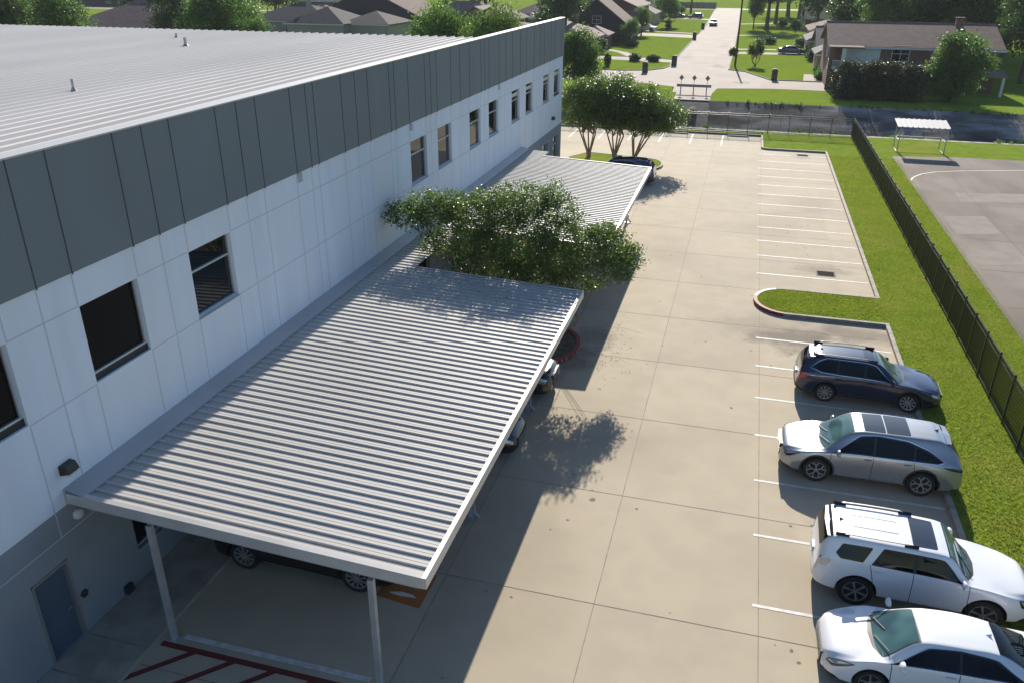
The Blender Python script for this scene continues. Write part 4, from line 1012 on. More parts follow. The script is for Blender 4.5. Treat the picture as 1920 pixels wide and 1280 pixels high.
# pavilion
t = thing('shelter', 'small open shelter with white ribbed roof on thin metal posts beside the side lot', 'shelter', (14.5, 74.8, .13))
b = MB()
for y in np.arange(0, 2.0, .25): pass
P = ribprof(0, 4.0, .4, .16, .06, .045); n = len(P); b.raw = True
vs = [(-2.15+p[0], -1.15, 2.12+p[1]) for p in P]+[(-2.15+p[0], 1.25, 2.42+p[1]) for p in P]
b.add(vs, [(i, i+1, n+i+1, n+i) for i in range(n-1)]); b.build('roof', 'roof_white', t)
b = MB(); b.bar((-2.0, -.95, 2.10), (1.8, -.95, 2.10), .035); b.bar((-2.0, 1.1, 2.34), (1.8, 1.1, 2.34), .035); b.bar((-1.85, -.95, 2.1), (-1.85, 1.1, 2.34), .03); b.bar((1.7, -.95, 2.1), (1.7, 1.1, 2.34), .03)
b.bar((-1.85, -.95, 1.0), (-1.85, 1.1, 1.0), .025); b.bar((1.7, -.95, 1.0), (1.7, 1.1, 1.0), .025); b.bar((-1.85, 1.1, 1.0), (1.7, 1.1, 1.0), .03); b.bar((-1.85, -.95, .05), (-1.85, 1.1, .05), .03); b.bar((1.7, -.95, .05), (1.7, 1.1, .05), .03)
b.build('frame', 'grey_metal', t)
for x in (-1.85, 1.7):
    for y, z in ((-.95, 2.1), (1.1, 2.34)): b = MB(); b.bar((x, y, 0), (x, y, z), .035); b.build('post', 'grey_metal', t)

# street end barrier with three diamond markers
t = thing('road_barrier', 'grey guard rail barrier across the street end above the channel', 'barrier', (-6.2, 104.7, 0))
b = MB(); b.box(-2.05, 2.08, -.06, .06, .80, 1.12); b.build('rail', 'rail_wood', t)
for x in (-1.55, 0, 1.55): b = MB(); b.bar((x, .12, 0), (x, .12, 1.1), .06); b.build('post', 'rail_wood', t)
for i, x in enumerate((-7.72, -6.19, -4.62)):
    t = thing('marker_sign', ('left', 'middle', 'right')[i]+' one of three diamond marker signs behind the street end barrier', 'road sign', (x, 104.45, 0), 0, 'diamond end-of-road markers')
    b = MB(); b.bar((0, 0, 0), (0, 0, 1.8), .028); b.build('post', 'grey_metal', t)
    b = MB(); b.v = [(0, -.035, 1.55), (.29, -.035, 1.9), (0, -.035, 2.25), (-.29, -.035, 1.9), (0, -.015, 1.55), (.29, -.015, 1.9), (0, -.015, 2.25), (-.29, -.015, 1.9)]
    b.f = [(0, 1, 2, 3), (7, 6, 5, 4), (0, 4, 5, 1), (1, 5, 6, 2), (2, 6, 7, 3), (3, 7, 4, 0)]; b.m = [0]*6
    for (u, v) in ((0, 1.9), (0, 2.08), (0, 1.72), (.13, 1.9), (-.13, 1.9), (.08, 2.0), (-.08, 2.0), (.08, 1.8), (-.08, 1.8)): b.box(u-.03, u+.03, -.045, -.034, v-.03, v+.03, 1)
    b.build('sign_panel', ['sign_face', 'dark'], t)
# culvert pipe in the far slope
t = thing('culvert_pipe', 'round dark culvert pipe opening in the far concrete slope of the channel', 'pipe', (-5.65, 96.3, -1.02))
b = MB(); b.lathe([(.50, -.75), (.58, -.75), (.58, 1.6), (.50, 1.6), (.50, -.7)], 'y', 28); b.build('pipe_wall', 'channel', t, sharp=40)
b = MB(); b.lathe([(.49, -.5), (.49, 1.4)], 'y', 24); b.build('pipe_opening', 'dark', t)
# bare utility pole
t = thing('utility_pole', 'tall dark wooden utility pole on the right kerb of the street', 'utility pole', (-2.13, 137.7, 0))
b = MB(); b.bar((0, 0, -.2), (0, 0, 10.8), .17, n=10, r1=.12); b.build('pole', 'pole', t, sharp=60)
b = MB(); b.bar((-1.1, 0, 10.2), (1.1, 0, 10.2), .06); b.build('crossarm', 'pole', t)
t = thing('utility_pole', 'thick brown pole rising behind the tree at the building corner', 'utility pole', (-32.2, 160, 0))
b = MB(); b.bar((0, 0, -.2), (0, 0, 13), .48, n=10, r1=.42); b.build('pole', 'bark', t, sharp=60)

# ------------------------------------------------------------------ trees near the camera
tree('crape_myrtle', 'larger tree filling the gap between carport roofs, its long arm touching the white wall', 'tree', (-9.6, 29.3, 0),
     [(-2.5, -.9, 5.2, 1.1, .8, .55), (-1.5, -.3, 5.5, 1.3, 1.1, .65), (.1, -.2, 5.4, 1.6, 1.4, .8), (1.6, .2, 5.7, 1.5, 1.3, .75), (-.5, -.5, 4.3, 1.8, 1.3, .8), (1.6, -.6, 4.5, 1.7, 1.5, 1.0), (3.3, .3, 5.5, .9, .8, .6), (.4, -.9, 3.4, 1.8, .8, .6), (2.9, .6, 6.1, .6, .6, .5)],
     1000, 33000, .052, .14, 11, 'leaf', 'bark_pale', .06, 1.6, 4, 'crape myrtles between the carports', shell=.3)
tree('crape_myrtle', 'lower tree at the eave end of the carport gap, leaning over the concrete', 'tree', (-6.4, 29.4, 0),
     [(0, -.5, 3.8, 1.5, 1.1, .8), (.3, -.2, 4.7, 1.4, 1.2, .7), (1.6, -.1, 4.1, 1.2, 1.1, .75), (2.45, 0, 3.5, .75, .8, .6), (1.0, -.5, 3.2, 1.3, .8, .5), (-1.0, -.5, 3.3, 1.4, .8, .6), (1.7, .3, 4.8, .7, .6, .4), (2.7, 1.0, 3.7, .6, .8, .5), (2.0, 1.2, 4.3, .7, .7, .5)],
     700, 22000, .052, .14, 12, 'leaf', 'bark_pale', .03, 1.0, 3, 'crape myrtles between the carports', shell=.3)
for i, (x, y, lb, bl_) in enumerate(((-11.6, 64.7, 'left multi-stemmed tree of the three on the kerbed island past the building corner', [(-1.6, 0, 4.0, 1.6, 1.6, 1.4), (-.9, 0, 5.2, 1.3, 1.3, .9), (.3, .2, 5.0, 1.9, 1.8, 1.3), (-.4, -.3, 3.2, 1.9, 1.6, .9), (.9, 0, 3.8, 1.5, 1.6, 1.1)]),
                                (-9.5, 64.5, 'tallest middle tree of the three on the kerbed island', [(0, 0, 5.2, 2.0, 1.9, 1.3), (-.8, .2, 4.1, 1.7, 1.7, 1.2), (.9, -.2, 4.2, 1.7, 1.7, 1.1), (0, -.3, 3.2, 1.5, 1.3, .8)]),
                                (-7.9, 64.4, 'right multi-stemmed tree of the three on the island, nearest the open lot', [(.6, 0, 4.5, 2.0, 1.9, 1.3), (2.3, .2, 3.6, 1.6, 1.5, 1.2), (.2, -.3, 3.2, 1.6, 1.5, .9), (1.3, -.2, 2.9, 1.5, 1.2, .7)]))):
    tree('crape_myrtle', lb, 'tree', (x, y, .1), bl_, 480, 17000, .085, .22, 30+i, 'leaf', 'bark_pale', .075, 1.9, 5, 'crape myrtles on the island', shell=.35)
tree('broadleaf_tree', 'dense dark round tree right behind the far corner of the white building', 'tree', (-20.5, 103, 0),
     [(0, 0, 3.6, 2.6, 2.6, 2.6), (.8, 0, 5.3, 2.0, 2.0, 1.8), (-1, 0, 5.0, 2, 2, 1.8), (1.3, -.5, 2.6, 1.8, 1.8, 1.6)], 320, 14000, .14, .4, 41, 'leaf_mid', 'bark', .2, 1.6)
tree('broadleaf_tree', 'leafy green tree beside the brick house, right of the tall hedge', 'tree', (22.9, 107.3, 0),
     [(0, 0, 2.8, 3.2, 3, 2.3), (.1, 0, 5.3, 2.5, 2.5, 2.2), (-1.3, 0, 2.6, 2.2, 2.2, 1.9), (2.0, 0, 4.4, 1.7, 1.6, 1.1), (-.8, 0, 6.2, 1.3, 1.3, 1.1)], 380, 17000, .15, .42, 42, 'leaf_mid', 'bark', .18, 1.4)
t = thing('hedge', 'tall dark clipped hedge with reddish top in front of the brick house', 'hedge', (14.8, 106.2, 0))
cm = leafmesh('foliage', [(-3.6, 0, 1.8, 1.6, 1.4, 2.3), (-2, 0, 1.9, 1.9, 1.5, 2.3), (0, 0, 1.9, 2.0, 1.5, 2.35), (2, 0, 1.9, 1.9, 1.5, 2.3), (3.7, 0, 1.75, 1.4, 1.4, 2.2)], 900, 30000, .12, .28, 43, 'leaf_hedge', .8, floor=.05)
link('foliage', cm, t); b = MB(); b.box(-4.2, 4.2, -.5, .5, .1, 3.0); b.build('stem', 'twig', t)

# unit-size tree meshes, scaled per tree
UB = {'a': [(0, 0, 1.35, 1, 1, .8), (.45, .2, 1.7, .6, .6, .5), (-.5, -.1, 1.6, .6, .6, .5), (.1, -.5, 1.1, .7, .5, .45)],
      'b': [(0, 0, 1.5, .9, .9, .9), (.3, 0, 2.1, .6, .6, .55), (-.35, .2, 1.9, .6, .6, .5), (0, -.3, .95, .8, .7, .4)],
      'c': [(-.3, 0, 1.5, .8, .8, .55), (.55, 0, 1.3, .7, .8, .5), (0, .3, 1.8, .7, .7, .4), (-.7, -.2, 1.15, .5, .5, .35), (.1, -.4, 1.1, .6, .5, .4)],
      't': [(0, 0, 2.2, .8, .8, .6), (.5, .1, 2.7, .6, .6, .5), (-.5, 0, 2.6, .6, .6, .5), (0, -.2, 3.0, .6, .6, .5), (-.7, .1, 2.1, .5, .5, .35), (.75, -.1, 2.15, .45, .5, .35)]}
def ftree(kind, x, y, s, leaf, label, name='broadleaf_tree', grp='trees among the houses', sz=1.0, h0=.6, n=5200, fine=False):
    if fine:
        return tree(name, label, 'tree', (x, y, 0), UB[kind], 420, 17000, .034, .10, ord(kind)+len(leaf), leaf, 'bark', .085, h0, 1, grp, rz=x*1.7 % 6.28, key=kind+leaf+'f', sc_=(s, s, s*sz), shell=.4)
    return tree(name, label, 'tree', (x, y, 0), UB[kind], 150, n, .062, .15, ord(kind)+len(leaf), leaf, 'bark', .085, 1.6 if kind == 't' else h0, 1, grp, rz=x*1.7 % 6.28, key=kind+leaf, sc_=(s, s, s*sz), shell=.4)
FT = [('a', -102, 98, 5.2, 'leaf_dark', 'big dark tree at the far left edge behind the ribbed roof', 1.1), ('b', -90.5, 97, 4.4, 'leaf_mid', 'bushy tree left of the gap of sunny lawn, top left', 1.0),
 ('b', -92, 125, 6.2, 'leaf_dark', 'dark shaded tree between the brown roof and the pale bushy tree', .9), ('b', -80, 122, 4.6, 'leaf_dark', 'dark tree touching the right side of the brown roof with skylight', 1.0),
 ('a', -73, 108, 5.6, 'leaf_mid', 'wide sunlit bushy tree above the middle of the ribbed roof edge', .95), ('a', -66.5, 104, 3.0, 'leaf_mid', 'smaller bushy tree left of the dark hip roofs', 1.15),
 ('a', -28.5, 77, 3.3, 'leaf_mid', 'speckled green tree right behind the roof edge, larger of a pair', 1.5), ('c', -22.3, 74, 3.0, 'leaf', 'lower speckled tree where the roof edge meets the band', 1.65), ('a', -25.4, 79, 2.7, 'leaf', 'small speckled tree between the roof-edge pair', 1.65),
 ('t', -32.5, 152, 4.0, 'leaf_dark', 'tall pine with drooping dark crown left of the thick pole', .9), ('b', -38, 168, 4.5, 'leaf_dark', 'dark tree among the roofs behind the building corner', 1.0),
 ('c', -21.3, 228, 2.9, 'leaf_mid', 'slender young tree on the left front lawn by the white pickup', 1.3), ('t', 3.1, 224, 6.2, 'leaf_dark', 'big oak with thick trunk right of the street', .62),
 ('t', 5.6, 251, 6.0, 'leaf_dark', 'second big oak behind the thick-trunked one', .62), ('c', -.1, 227, 1.9, 'leaf_mid', 'thin young tree between street and oaks', 2.2),
 ('t', 11.5, 250, 6.0, 'leaf_dark', 'dark tall tree over the roofs right of the oaks', .7), ('t', -25.8, 300, 4.5, 'leaf_dark', 'left one of two tall trees by the far board fence', 1.0), ('t', -21.5, 306, 4.5, 'leaf_dark', 'right one of two tall trees by the far board fence', 1.0),
 ('b', 17.5, 176, 5.0, 'leaf_dark', 'dark tree behind the ridge at the left end of the long brown roof', 1.2), ('a', 22, 152, 6.0, 'leaf_mid', 'broad tree behind the middle of the long brown roof', 1.1), ('b', 28.5, 156, 6.0, 'leaf_dark', 'dark tree behind the chimney of the long brown roof', 1.2),
 ('a', 33.5, 150, 6.2, 'leaf_mid', 'green lit tree behind the right end of the long brown roof', 1.15), ('b', 40, 158, 7.5, 'leaf_dark', 'tall dark tree in the top right corner', 1.3), ('b', 35.5, 128, 4.8, 'leaf_dark', 'dark shaded tree at the right frame edge above the lawn', 1.4), ('a', 42, 138, 6, 'leaf_dark', 'dark tree beyond the right lawn', 1.3),
 ('b', 26, 185, 8, 'leaf_dark', 'tall dark tree in the second row behind the long brown roof', 1.1), ('a', 38, 190, 9, 'leaf_dark', 'widest dark tree of the second row, top right', 1.1), ('b', 52, 180, 9, 'leaf_dark', 'dark tree at the end of the second row, top right', 1.1), ('c', 14.3, 215, 5.5, 'leaf_mid', 'tree between the far roofs right of the street', 1.3),
 ('a', -60, 262, 8, 'leaf_dark', 'dark far tree above the clustered brown roofs', 1.0), ('b', -78, 250, 8, 'leaf_dark', 'dark far tree right of the tall gable roof', 1.0), ('a', -45, 240, 6.5, 'leaf_dark', 'dark tree above the white trimmed roofs', 1.0), ('b', -50, 285, 8, 'leaf_dark', 'far dark tree between roofs and pine', 1.0),
 ('a', -128, 215, 6.5, 'leaf_dark', 'far tree above the dark hip roof, left', 1.0), ('b', -145, 185, 7, 'leaf_dark', 'far tree beyond the brown roof with skylight', .9), ('b', -135, 200, 6, 'leaf_mid', 'mid green far tree left of the grey house', 1.0), ('a', -150, 240, 8, 'leaf_dark', 'far tree behind the sunny lawn', 1.0),
 ('a', -95, 262, 8, 'leaf_dark', 'far tree behind the pinkish roofs', 1.0), ('b', -215, 225, 10, 'leaf_dark', 'far dark tree in the top left corner', 1.0), ('a', -36, 262, 5.5, 'leaf_dark', 'tree beyond the red two-storey house', 1.0), ('b', -36, 300, 7, 'leaf_dark', 'far tree left of the board fence', 1.0),
 ('c', -26.3, 262, 3.2, 'leaf_mid', 'round grey-green tree beside the grey roofed house', 1.1), ('a', 10, 292, 8, 'leaf_dark', 'far dark tree closing the view right of the street', 1.0), ('b', 24, 296, 9, 'leaf_dark', 'far dark tree behind the white trimmed roof', 1.0), ('b', -38.5, 190, 4.5, 'leaf_dark', 'dark tree behind the dark gable house', 1.2),
 ('c', -24.3, 195.5, 2.1, 'leaf_mid', 'grey-leaved garden tree left of the white pickup', 1.3), ('c', -23.5, 172, 1.7, 'leaf_mid', 'small garden tree at the foot of the dark gable house', 1.3)]
for k, x, y, s, lf, lb, sz in FT: ftree(k, x, y, s, lf, lb, sz=sz, fine=(k != 't' and (y < 128 or (x > 15 and y < 160))))
tree('crape_myrtle', 'small vase-shaped tree in the middle of the right front lawn', 'tree', (.85, 138.6, 0), [(0, 0, 2.6, 1.15, 1.1, .9), (.4, .2, 3.6, .6, .6, .7), (-.5, 0, 2.1, .6, .6, .5)], 90, 2600, .11, .22, 51, 'leaf_dark', 'bark_pale', .07, .9, 4)
SH = [('round_shrub', 'dark round shrub on the lawn behind the blue car', (3.4, 182, 0), 1.3, 1.2, .75, 'leaf_dark'), ('palm_shrub', 'low spiky shrub by the left driveway, nearer the house', (-18.3, 140.6, 0), .85, .8, .6, 'leaf_dark'), ('round_shrub', 'dark bush in the small bed left of the brick pillar', (-15.3, 140.9, 0), 1.1, .8, .5, 'leaf_dark'),
 ('round_shrub', 'small thin shrub on the lawn left of the bed', (-21.3, 131.5, 0), .5, .5, 1.0, 'leaf_mid'), ('round_shrub', 'dark clipped ball bush by the dark gable house wall', (-26.4, 170.5, 0), 1.3, 1.2, 1.3, 'leaf_dark'), ('round_shrub', 'round bush at the end of the curved walk', (-26.3, 153, 0), 1.3, 1.2, 1.4, 'leaf_dark'),
 ('round_shrub', 'light flowering bed shrub at the dark gable house corner', (-22.6, 167.3, 0), 1.5, 1.0, .6, 'leaf_mid'), ('round_shrub', 'first of three low mounds beside the brick porch, nearest the walk', (9.9, 124.3, 0), .8, 1.0, .55, 'leaf_mid'), ('round_shrub', 'middle low mound beside the brick porch', (9.9, 127.2, 0), .8, 1.0, .55, 'leaf_mid'), ('round_shrub', 'farthest low mound beside the brick porch', (9.9, 130.2, 0), .8, 1.1, .55, 'leaf_mid'),
 ('round_shrub', 'bush at the front corner of the grey roofed house by the blue car', (10.5, 150.5, 0), 1.5, 1.6, 1.0, 'leaf_dark'), ('round_shrub', 'shrub right behind the blue car by the house wall', (10.3, 157.8, 0), 1.2, 1.2, 1.1, 'leaf_dark'), ('topiary_bush', 'clipped topiary bush on a stem, left of the pair past the oak', (6.7, 219.5, 0), 1.1, 1.0, .8, 'leaf_dark'), ('topiary_bush', 'bigger topiary bush right of the pair past the oak', (9.5, 212, 0), 1.5, 1.4, 1.3, 'leaf_mid'),
 ('round_shrub', 'dark dome bush on the far left lawn behind the parked cars', (-24.5, 296, 0), 2.2, 2, 1.4, 'leaf_dark'), ('round_shrub', 'low green bush beside the grey roof gable', (9.6, 178, 0), 1.8, 2.2, 1.0, 'leaf_mid'), ('round_shrub', 'bush at the roadside right by the bins near the pole', (-2.9, 156.2, 0), .7, .7, .6, 'leaf_dark'),
 ('round_shrub', 'small upright shrub in front of the slender young tree', (-20.3, 216, 0), .7, .7, 1.2, 'leaf_dark')]
for i, (nm, lb, lc, rx, ry, rz_, lf) in enumerate(SH): shrub(nm, lb, 'shrub', lc, rx, ry, rz_, 60+i, lf, 1500, .11, 'garden shrubs', z0=(1.9 if 'topiary' in nm else None))
for i, (x, y, lb) in enumerate(((-14.6, 124.9, 'brown brick mailbox pillar at the corner of the left turning bay'), (-11.4, 135.8, 'brick mailbox pillar at the left kerb, by the first driveway'), (-12.0, 188.5, 'brick mailbox pillar at the left kerb past the big lawn'), (3.5, 121.4, 'brick mailbox pillar at the edge of the right lawn'), (-12.3, 222, 'brick mailbox pillar beside the parked grey car'))):
    t = thing('mailbox_pillar', lb, 'mailbox', (x, y, 0), 0, 'brick mailbox pillars')
    b = MB(); b.box(-.38, .38, -.38, .38, 0, 1.25); b.box(-.44, .44, -.44, .44, 1.25, 1.35); b.prism([(-.38, 1.35)], 0, 0) if 0 else None
    n = 8; vs = [(.40*math.cos(math.pi*k/n), -.4, 1.35+.2*math.sin(math.pi*k/n)) for k in range(n+1)]+[(.40*math.cos(math.pi*k/n), .4, 1.35+.2*math.sin(math.pi*k/n)) for k in range(n+1)]
    b.add(vs, [(k, k+1, n+2+k, n+1+k) for k in range(n)]+[tuple(range(n+1)), tuple(range(n+1, 2*n+2))]); b.build('pillar', 'bin', t)
    b = MB(); b.box(-.15, .15, -.41, -.37, .85, 1.1); b.build('mailbox_door', 'dark', t)

# ------------------------------------------------------------------ houses
def house(label, name, parts, wins=(), extra=None):
    """parts: (x0,x1,y0,y1,eave,rise,'hip'|'gable',axis,wall,roof); wins: (face,u,z,w,h,kind) on the first part"""
    x0, x1, y0, y1 = parts[0][:4]; t = thing(name, label, 'house', ((x0+x1)/2, (y0+y1)/2, 0)); o = tuple(t.location)
    for (x0, x1, y0, y1, e, rise, ty, ax, wm_, rm_) in parts:
        b = MB(o); cx, cy = (x0+x1)/2, (y0+y1)/2
        b.box(x0, x1, y0, y1, 0, e)
        if ty == 'gable':
            if ax == 'x':
                for x in (x0, x1): b.add([(x, y0, e), (x, y1, e), (x, cy, e+rise*.93)], [(0, 1, 2)])
            else:
                for y in (y0, y1): b.add([(x0, y, e), (x1, y, e), (cx, y, e+rise*.93)], [(0, 1, 2)])
        b.build('wall', wm_, t)
        ov = .5; X0, X1, Y0, Y1 = x0-ov, x1+ov, y0-ov, y1+ov; q = .22; ze = e-.12
        def slab(P):
            n = len(P); b.add([tuple(p) for p in P]+[(p[0], p[1], p[2]-q) for p in P], [tuple(range(n)), tuple(range(n, 2*n))[::-1]]+[(i, (i+1) % n, n+(i+1) % n, n+i) for i in range(n)])
        b = MB(o)
        if ax == 'x': ra, rb = ((X0, cy), (X1, cy)) if ty == 'gable' else ((X0+(Y1-Y0)/2, cy), (X1-(Y1-Y0)/2, cy))
        else: ra, rb = ((cx, Y0), (cx, Y1)) if ty == 'gable' else ((cx, Y0+(X1-X0)/2), (cx, Y1-(X1-X0)/2))
        zr = e+rise
        if ty == 'hip' and ((ax == 'x' and ra[0] > rb[0]) or (ax == 'y' and ra[1] > rb[1])): ra = rb = (cx, cy)
        A, B_, C_, D_ = (X0, Y0, ze), (X1, Y0, ze), (X1, Y1, ze), (X0, Y1, ze); Ra, Rb = (*ra, zr), (*rb, zr)
        if ax == 'x':
            slab([A, B_, Rb, Ra]); slab([C_, D_, Ra, Rb])
            if ty == 'hip': slab([D_, A, Ra]); slab([B_, C_, Rb])
        else:
            slab([B_, C_, Rb, Ra]); slab([D_, A, Ra, Rb])
            if ty == 'hip': slab([A, B_, Ra]); slab([C_, D_, Rb])
        rf_ = b.build('roof', rm_, t)
        b = MB(o); b.bar(Ra, Rb if Ra != Rb else (Ra[0]+.1, Ra[1], Ra[2]), .07); b.build('ridge_cap', rm_, rf_)
        b = MB(o); b.box(X0-.02, X1+.02, Y0-.06, Y0-.01, ze-.26, ze-.04) if not (ty == 'gable' and ax == 'y') else b.box(X1+.01, X1+.06, Y0, Y1, ze-.26, ze-.04)
        b.build('gutter', 'house_trim', rf_)
    x0, x1, y0, y1 = parts[0][:4]
    for wv in wins:
        fc, u, z, ww, hh = wv[:5]; kind = wv[5] if len(wv) > 5 else 'window'
        fr, pn = MB(o), MB(o); t_ = .08
        def bx(bb, u0, u1, z0, z1, d0, d1):
            if fc == 's': bb.box(u0, u1, y0-d1, y0-d0, z0, z1)
            elif fc == 'e': bb.box(x1+d0, x1+d1, u0, u1, z0, z1)
            else: bb.box(x0-d1, x0-d0, u0, u1, z0, z1)
        if kind == 'window':
            for a in ((u, u+t_, z, z+hh), (u+ww-t_, u+ww, z, z+hh), (u+t_, u+ww-t_, z, z+t_), (u+t_, u+ww-t_, z+hh-t_, z+hh), (u+ww/2-.03, u+ww/2+.03, z+t_, z+hh-t_), (u+t_, u+ww/2-.03, z+hh/2-.03, z+hh/2+.03), (u+ww/2+.03, u+ww-t_, z+hh/2-.03, z+hh/2+.03)): bx(fr, *a, .0, .07)
            bx(pn, u+t_, u+ww-t_, z+t_, z+hh-t_, .0, .03); f_ = fr.build('window', 'house_trim', t); pn.build('pane', 'glass', f_)
        else: bx(fr, u, u+ww, z, z+hh, .0, .06); fr.build('door' if kind == 'door' else 'garage_door', 'house_trim' if kind != 'door' else 'dark', t)
    if extra: extra(t, o)
    return t
def chimney(x, y, z0, z1, m='brick'):
    def f(t, o):
        rf = [c for c in t.children if c.name.startswith('roof')][0]
        b = MB(o); b.box(x-.45, x+.45, y-.35, y+.35, z0, z1); b.box(x-.52, x+.52, y-.42, y+.42, z1, z1+.12); b.build('chimney', m, rf)
    return f
def hr1_extra(t, o):
    chimney(25.3, 122.5, 6.2, 8.3)(t, o)
    for x in (9.75, 11.2): b = MB(o); b.box(x-.22, x+.22, 113.6, 114.0, 0, 5.15) ; b.build('porch_column', 'house_trim' if x > 10 else 'brick', t)
    b = MB(o); b.box(9.4, 13.5, 113.3, 116, 5.05, 5.2); b.build('porch_roof', 'shingle', t)
    b = MB(o); b.box(9.6, 11.4, 113.6, 116, 2.5, 2.65); b.build('porch_floor', 'house_trim', t)
    b = MB(o)
    b.box(9.6, 11.4, 113.62, 113.66, 3.5, 3.58); b.box(9.6, 9.64, 113.6, 116, 3.5, 3.58)
    for k in range(13): b.box(9.6+k*.14, 9.64+k*.14, 113.62, 113.66, 2.65, 3.5)
    for k in range(14): b.box(9.6, 9.63, 113.7+k*.16, 113.74+k*.16, 2.65, 3.5)
    b.build('railing', 'house_trim', t)
    b = MB(o); b.box(9.75, 11.2, 114.0, 116, 0, 2.5); b.build('porch_base', 'brick', t)
    b = MB(o); b.add([(25.2, 112.8, 2.35), (29.9, 112.8, 2.35), (29.9, 116, 2.95), (25.2, 116, 2.95), (25.2, 112.8, 2.2), (29.9, 112.8, 2.2), (29.9, 116, 2.8), (25.2, 116, 2.8)], [(0, 1, 2, 3), (4, 5, 6, 7), (0, 1, 5, 4), (1, 2, 6, 5), (2, 3, 7, 6), (3, 0, 4, 7)]); b.build('lean_to_roof', 'shingle_pink', t)
    for x in (25.5, 29.5): b = MB(o); b.box(x-.15, x+.15, 112.95, 113.25, 0, 2.3); b.build('lean_to_post', 'house_trim', t)
house('long brick house with brown shingle roof behind the tall hedge', 'brick_house', [(9.8, 29.2, 116, 130, 5.25, 2.35, 'gable', 'x', 'brick', 'shingle')],
      [('s', 11.5, 3.0, 4.2, 2.2, 'garage'), ('s', 17.0, 3.4, 2.1, 1.9), ('s', 22.3, 3.3, 1.8, 1.8), ('s', 18.5, .9, 1.6, 1.4), ('w', 120, 3.4, 1.6, 1.4)], hr1_extra)
house('grey-brown low house with stepped gables right of the blue car', 'brick_house', [(10.2, 25, 142, 156, 2.9, 2.6, 'gable', 'x', 'brick_tan', 'shingle_grey'), (9.6, 16, 133.5, 142, 2.7, 1.7, 'hip', 'y', 'brick_tan', 'shingle_grey'), (9.4, 18, 156, 168, 2.9, 2.3, 'hip', 'y', 'brick_tan', 'shingle_grey')], [('w', 145, 1, 1.6, 1.3), ('w', 150, 1, 1.6, 1.3)])
house('brown hip-roofed house with dark trusses shadow, second past the blue car', 'brick_house', [(11, 27, 180, 196, 3.0, 3.0, 'hip', 'x', 'brick', 'shingle')], [('w', 184, 1, 1.6, 1.3), ('w', 190, 1, 1.6, 1.3), ('s', 14, 1, 2, 1.3)])
house('far dark roofed house with pale eaves right of the oaks', 'brick_house', [(12, 34, 222, 236, 3.2, 2.8, 'gable', 'x', 'brick', 'shingle_dark')], [('s', 15, 1, 2, 1.3), ('w', 226, 1, 1.6, 1.3)])
house('far pale roofed house behind the oaks', 'brick_house', [(13, 30, 262, 278, 3.2, 2.8, 'gable', 'x', 'wall_beige', 'shingle_grey')], [('s', 16, 1, 2, 1.3)])
house('dark steep-gabled two-storey house left of the street with one pale window', 'gabled_house', [(-38, -23.9, 174.5, 186, 3.0, 5.4, 'gable', 'y', 'wall_dark', 'shingle'), (-31, -25, 186, 193, 2.9, 2.4, 'gable', 'x', 'brick_red', 'shingle')], [('s', -31.8, 3.6, 1.9, 1.5), ('e', 176, .9, 1.5, 1.3), ('e', 181, .9, 1.5, 1.3)], chimney(-36.5, 178, 5, 8.6, 'brick'))
house('low house with pinkish brown hip roof just right of the building corner', 'brick_house', [(-40, -27, 146, 164, 2.8, 2.3, 'hip', 'y', 'brick', 'shingle_pink'), (-31.5, -26.4, 160, 167, 2.6, 1.3, 'hip', 'y', 'brick', 'shingle_pink')], [('s', -36, 1, 1.8, 1.3), ('e', 150, 1, 1.6, 1.3)])
house('red brick two-storey house with narrow pale windows', 'brick_house', [(-40, -26.6, 203, 226, 5.8, 2.8, 'gable', 'y', 'brick_red', 'shingle_pink')], [('e', 205, 3.4, .9, 1.8), ('e', 209.5, 3.4, .9, 1.8), ('e', 214, 3.4, .9, 1.8), ('e', 206.5, .8, 1.1, 1.5), ('e', 212, .8, 1.1, 1.5), ('e', 219, .8, 1.1, 1.5)])
house('grey sided house with light roof behind the red one', 'brick_house', [(-37, -25.8, 232, 247, 3.0, 2.6, 'hip', 'y', 'wall_beige', 'shingle_grey')], [('e', 234, .9, 1, 1.5), ('e', 238, .9, 1, 1.5), ('e', 242, .9, 1, 1.5)])
house('dark roofed house with white edge at the top beyond the red house', 'brick_house', [(-44, -27.5, 268, 282, 3.3, 2.2, 'gable', 'x', 'brick', 'shingle_dark')], [('s', -34, 1, 1.8, 1.3)])
house('wide dark grey hip-roofed house with beige walls above the ribbed roof edge', 'hip_roof_house', [(-107, -88, 168, 182, 3.3, 2.9, 'hip', 'x', 'wall_beige', 'shingle_dark'), (-95, -82, 163.5, 178, 3.2, 2.9, 'hip', 'y', 'wall_beige', 'shingle_dark'), (-84, -73.5, 167, 180, 3.1, 2.2, 'hip', 'x', 'wall_beige', 'shingle_dark')], [('s', -103, 1.4, 1.6, .8), ('s', -98, .9, 1.8, 1.4)],
      chimney(-93.5, 171, 5, 7.6, 'wall_beige'))
house('house with huge steep dark gable and pale right slope behind the grey hip roofs', 'gabled_house', [(-101, -72.5, 186, 204, 3.0, 6.6, 'gable', 'y', 'wall_dark', 'shingle')], [('e', 190, 1, 1.6, 1.3)])
house('grey two-storey house with white gable window at the top edge', 'gabled_house', [(-126, -106, 222, 236, 5.2, 2.6, 'gable', 'x', 'shingle_grey', 'shingle_grey')], [('s', -111, 3.2, 1.5, 1.7), ('s', -108.8, 3.2, 1.2, 1.7)])
house('small pinkish roof peeking over the dark hip roof', 'gabled_house', [(-114, -102.5, 200, 210, 3.0, 1.9, 'hip', 'x', 'brick', 'shingle_pink')])
house('pinkish roofed house right of the grey two-storey one', 'gabled_house', [(-102.5, -92, 214, 226, 3.2, 3.0, 'hip', 'x', 'brick', 'shingle_pink')])
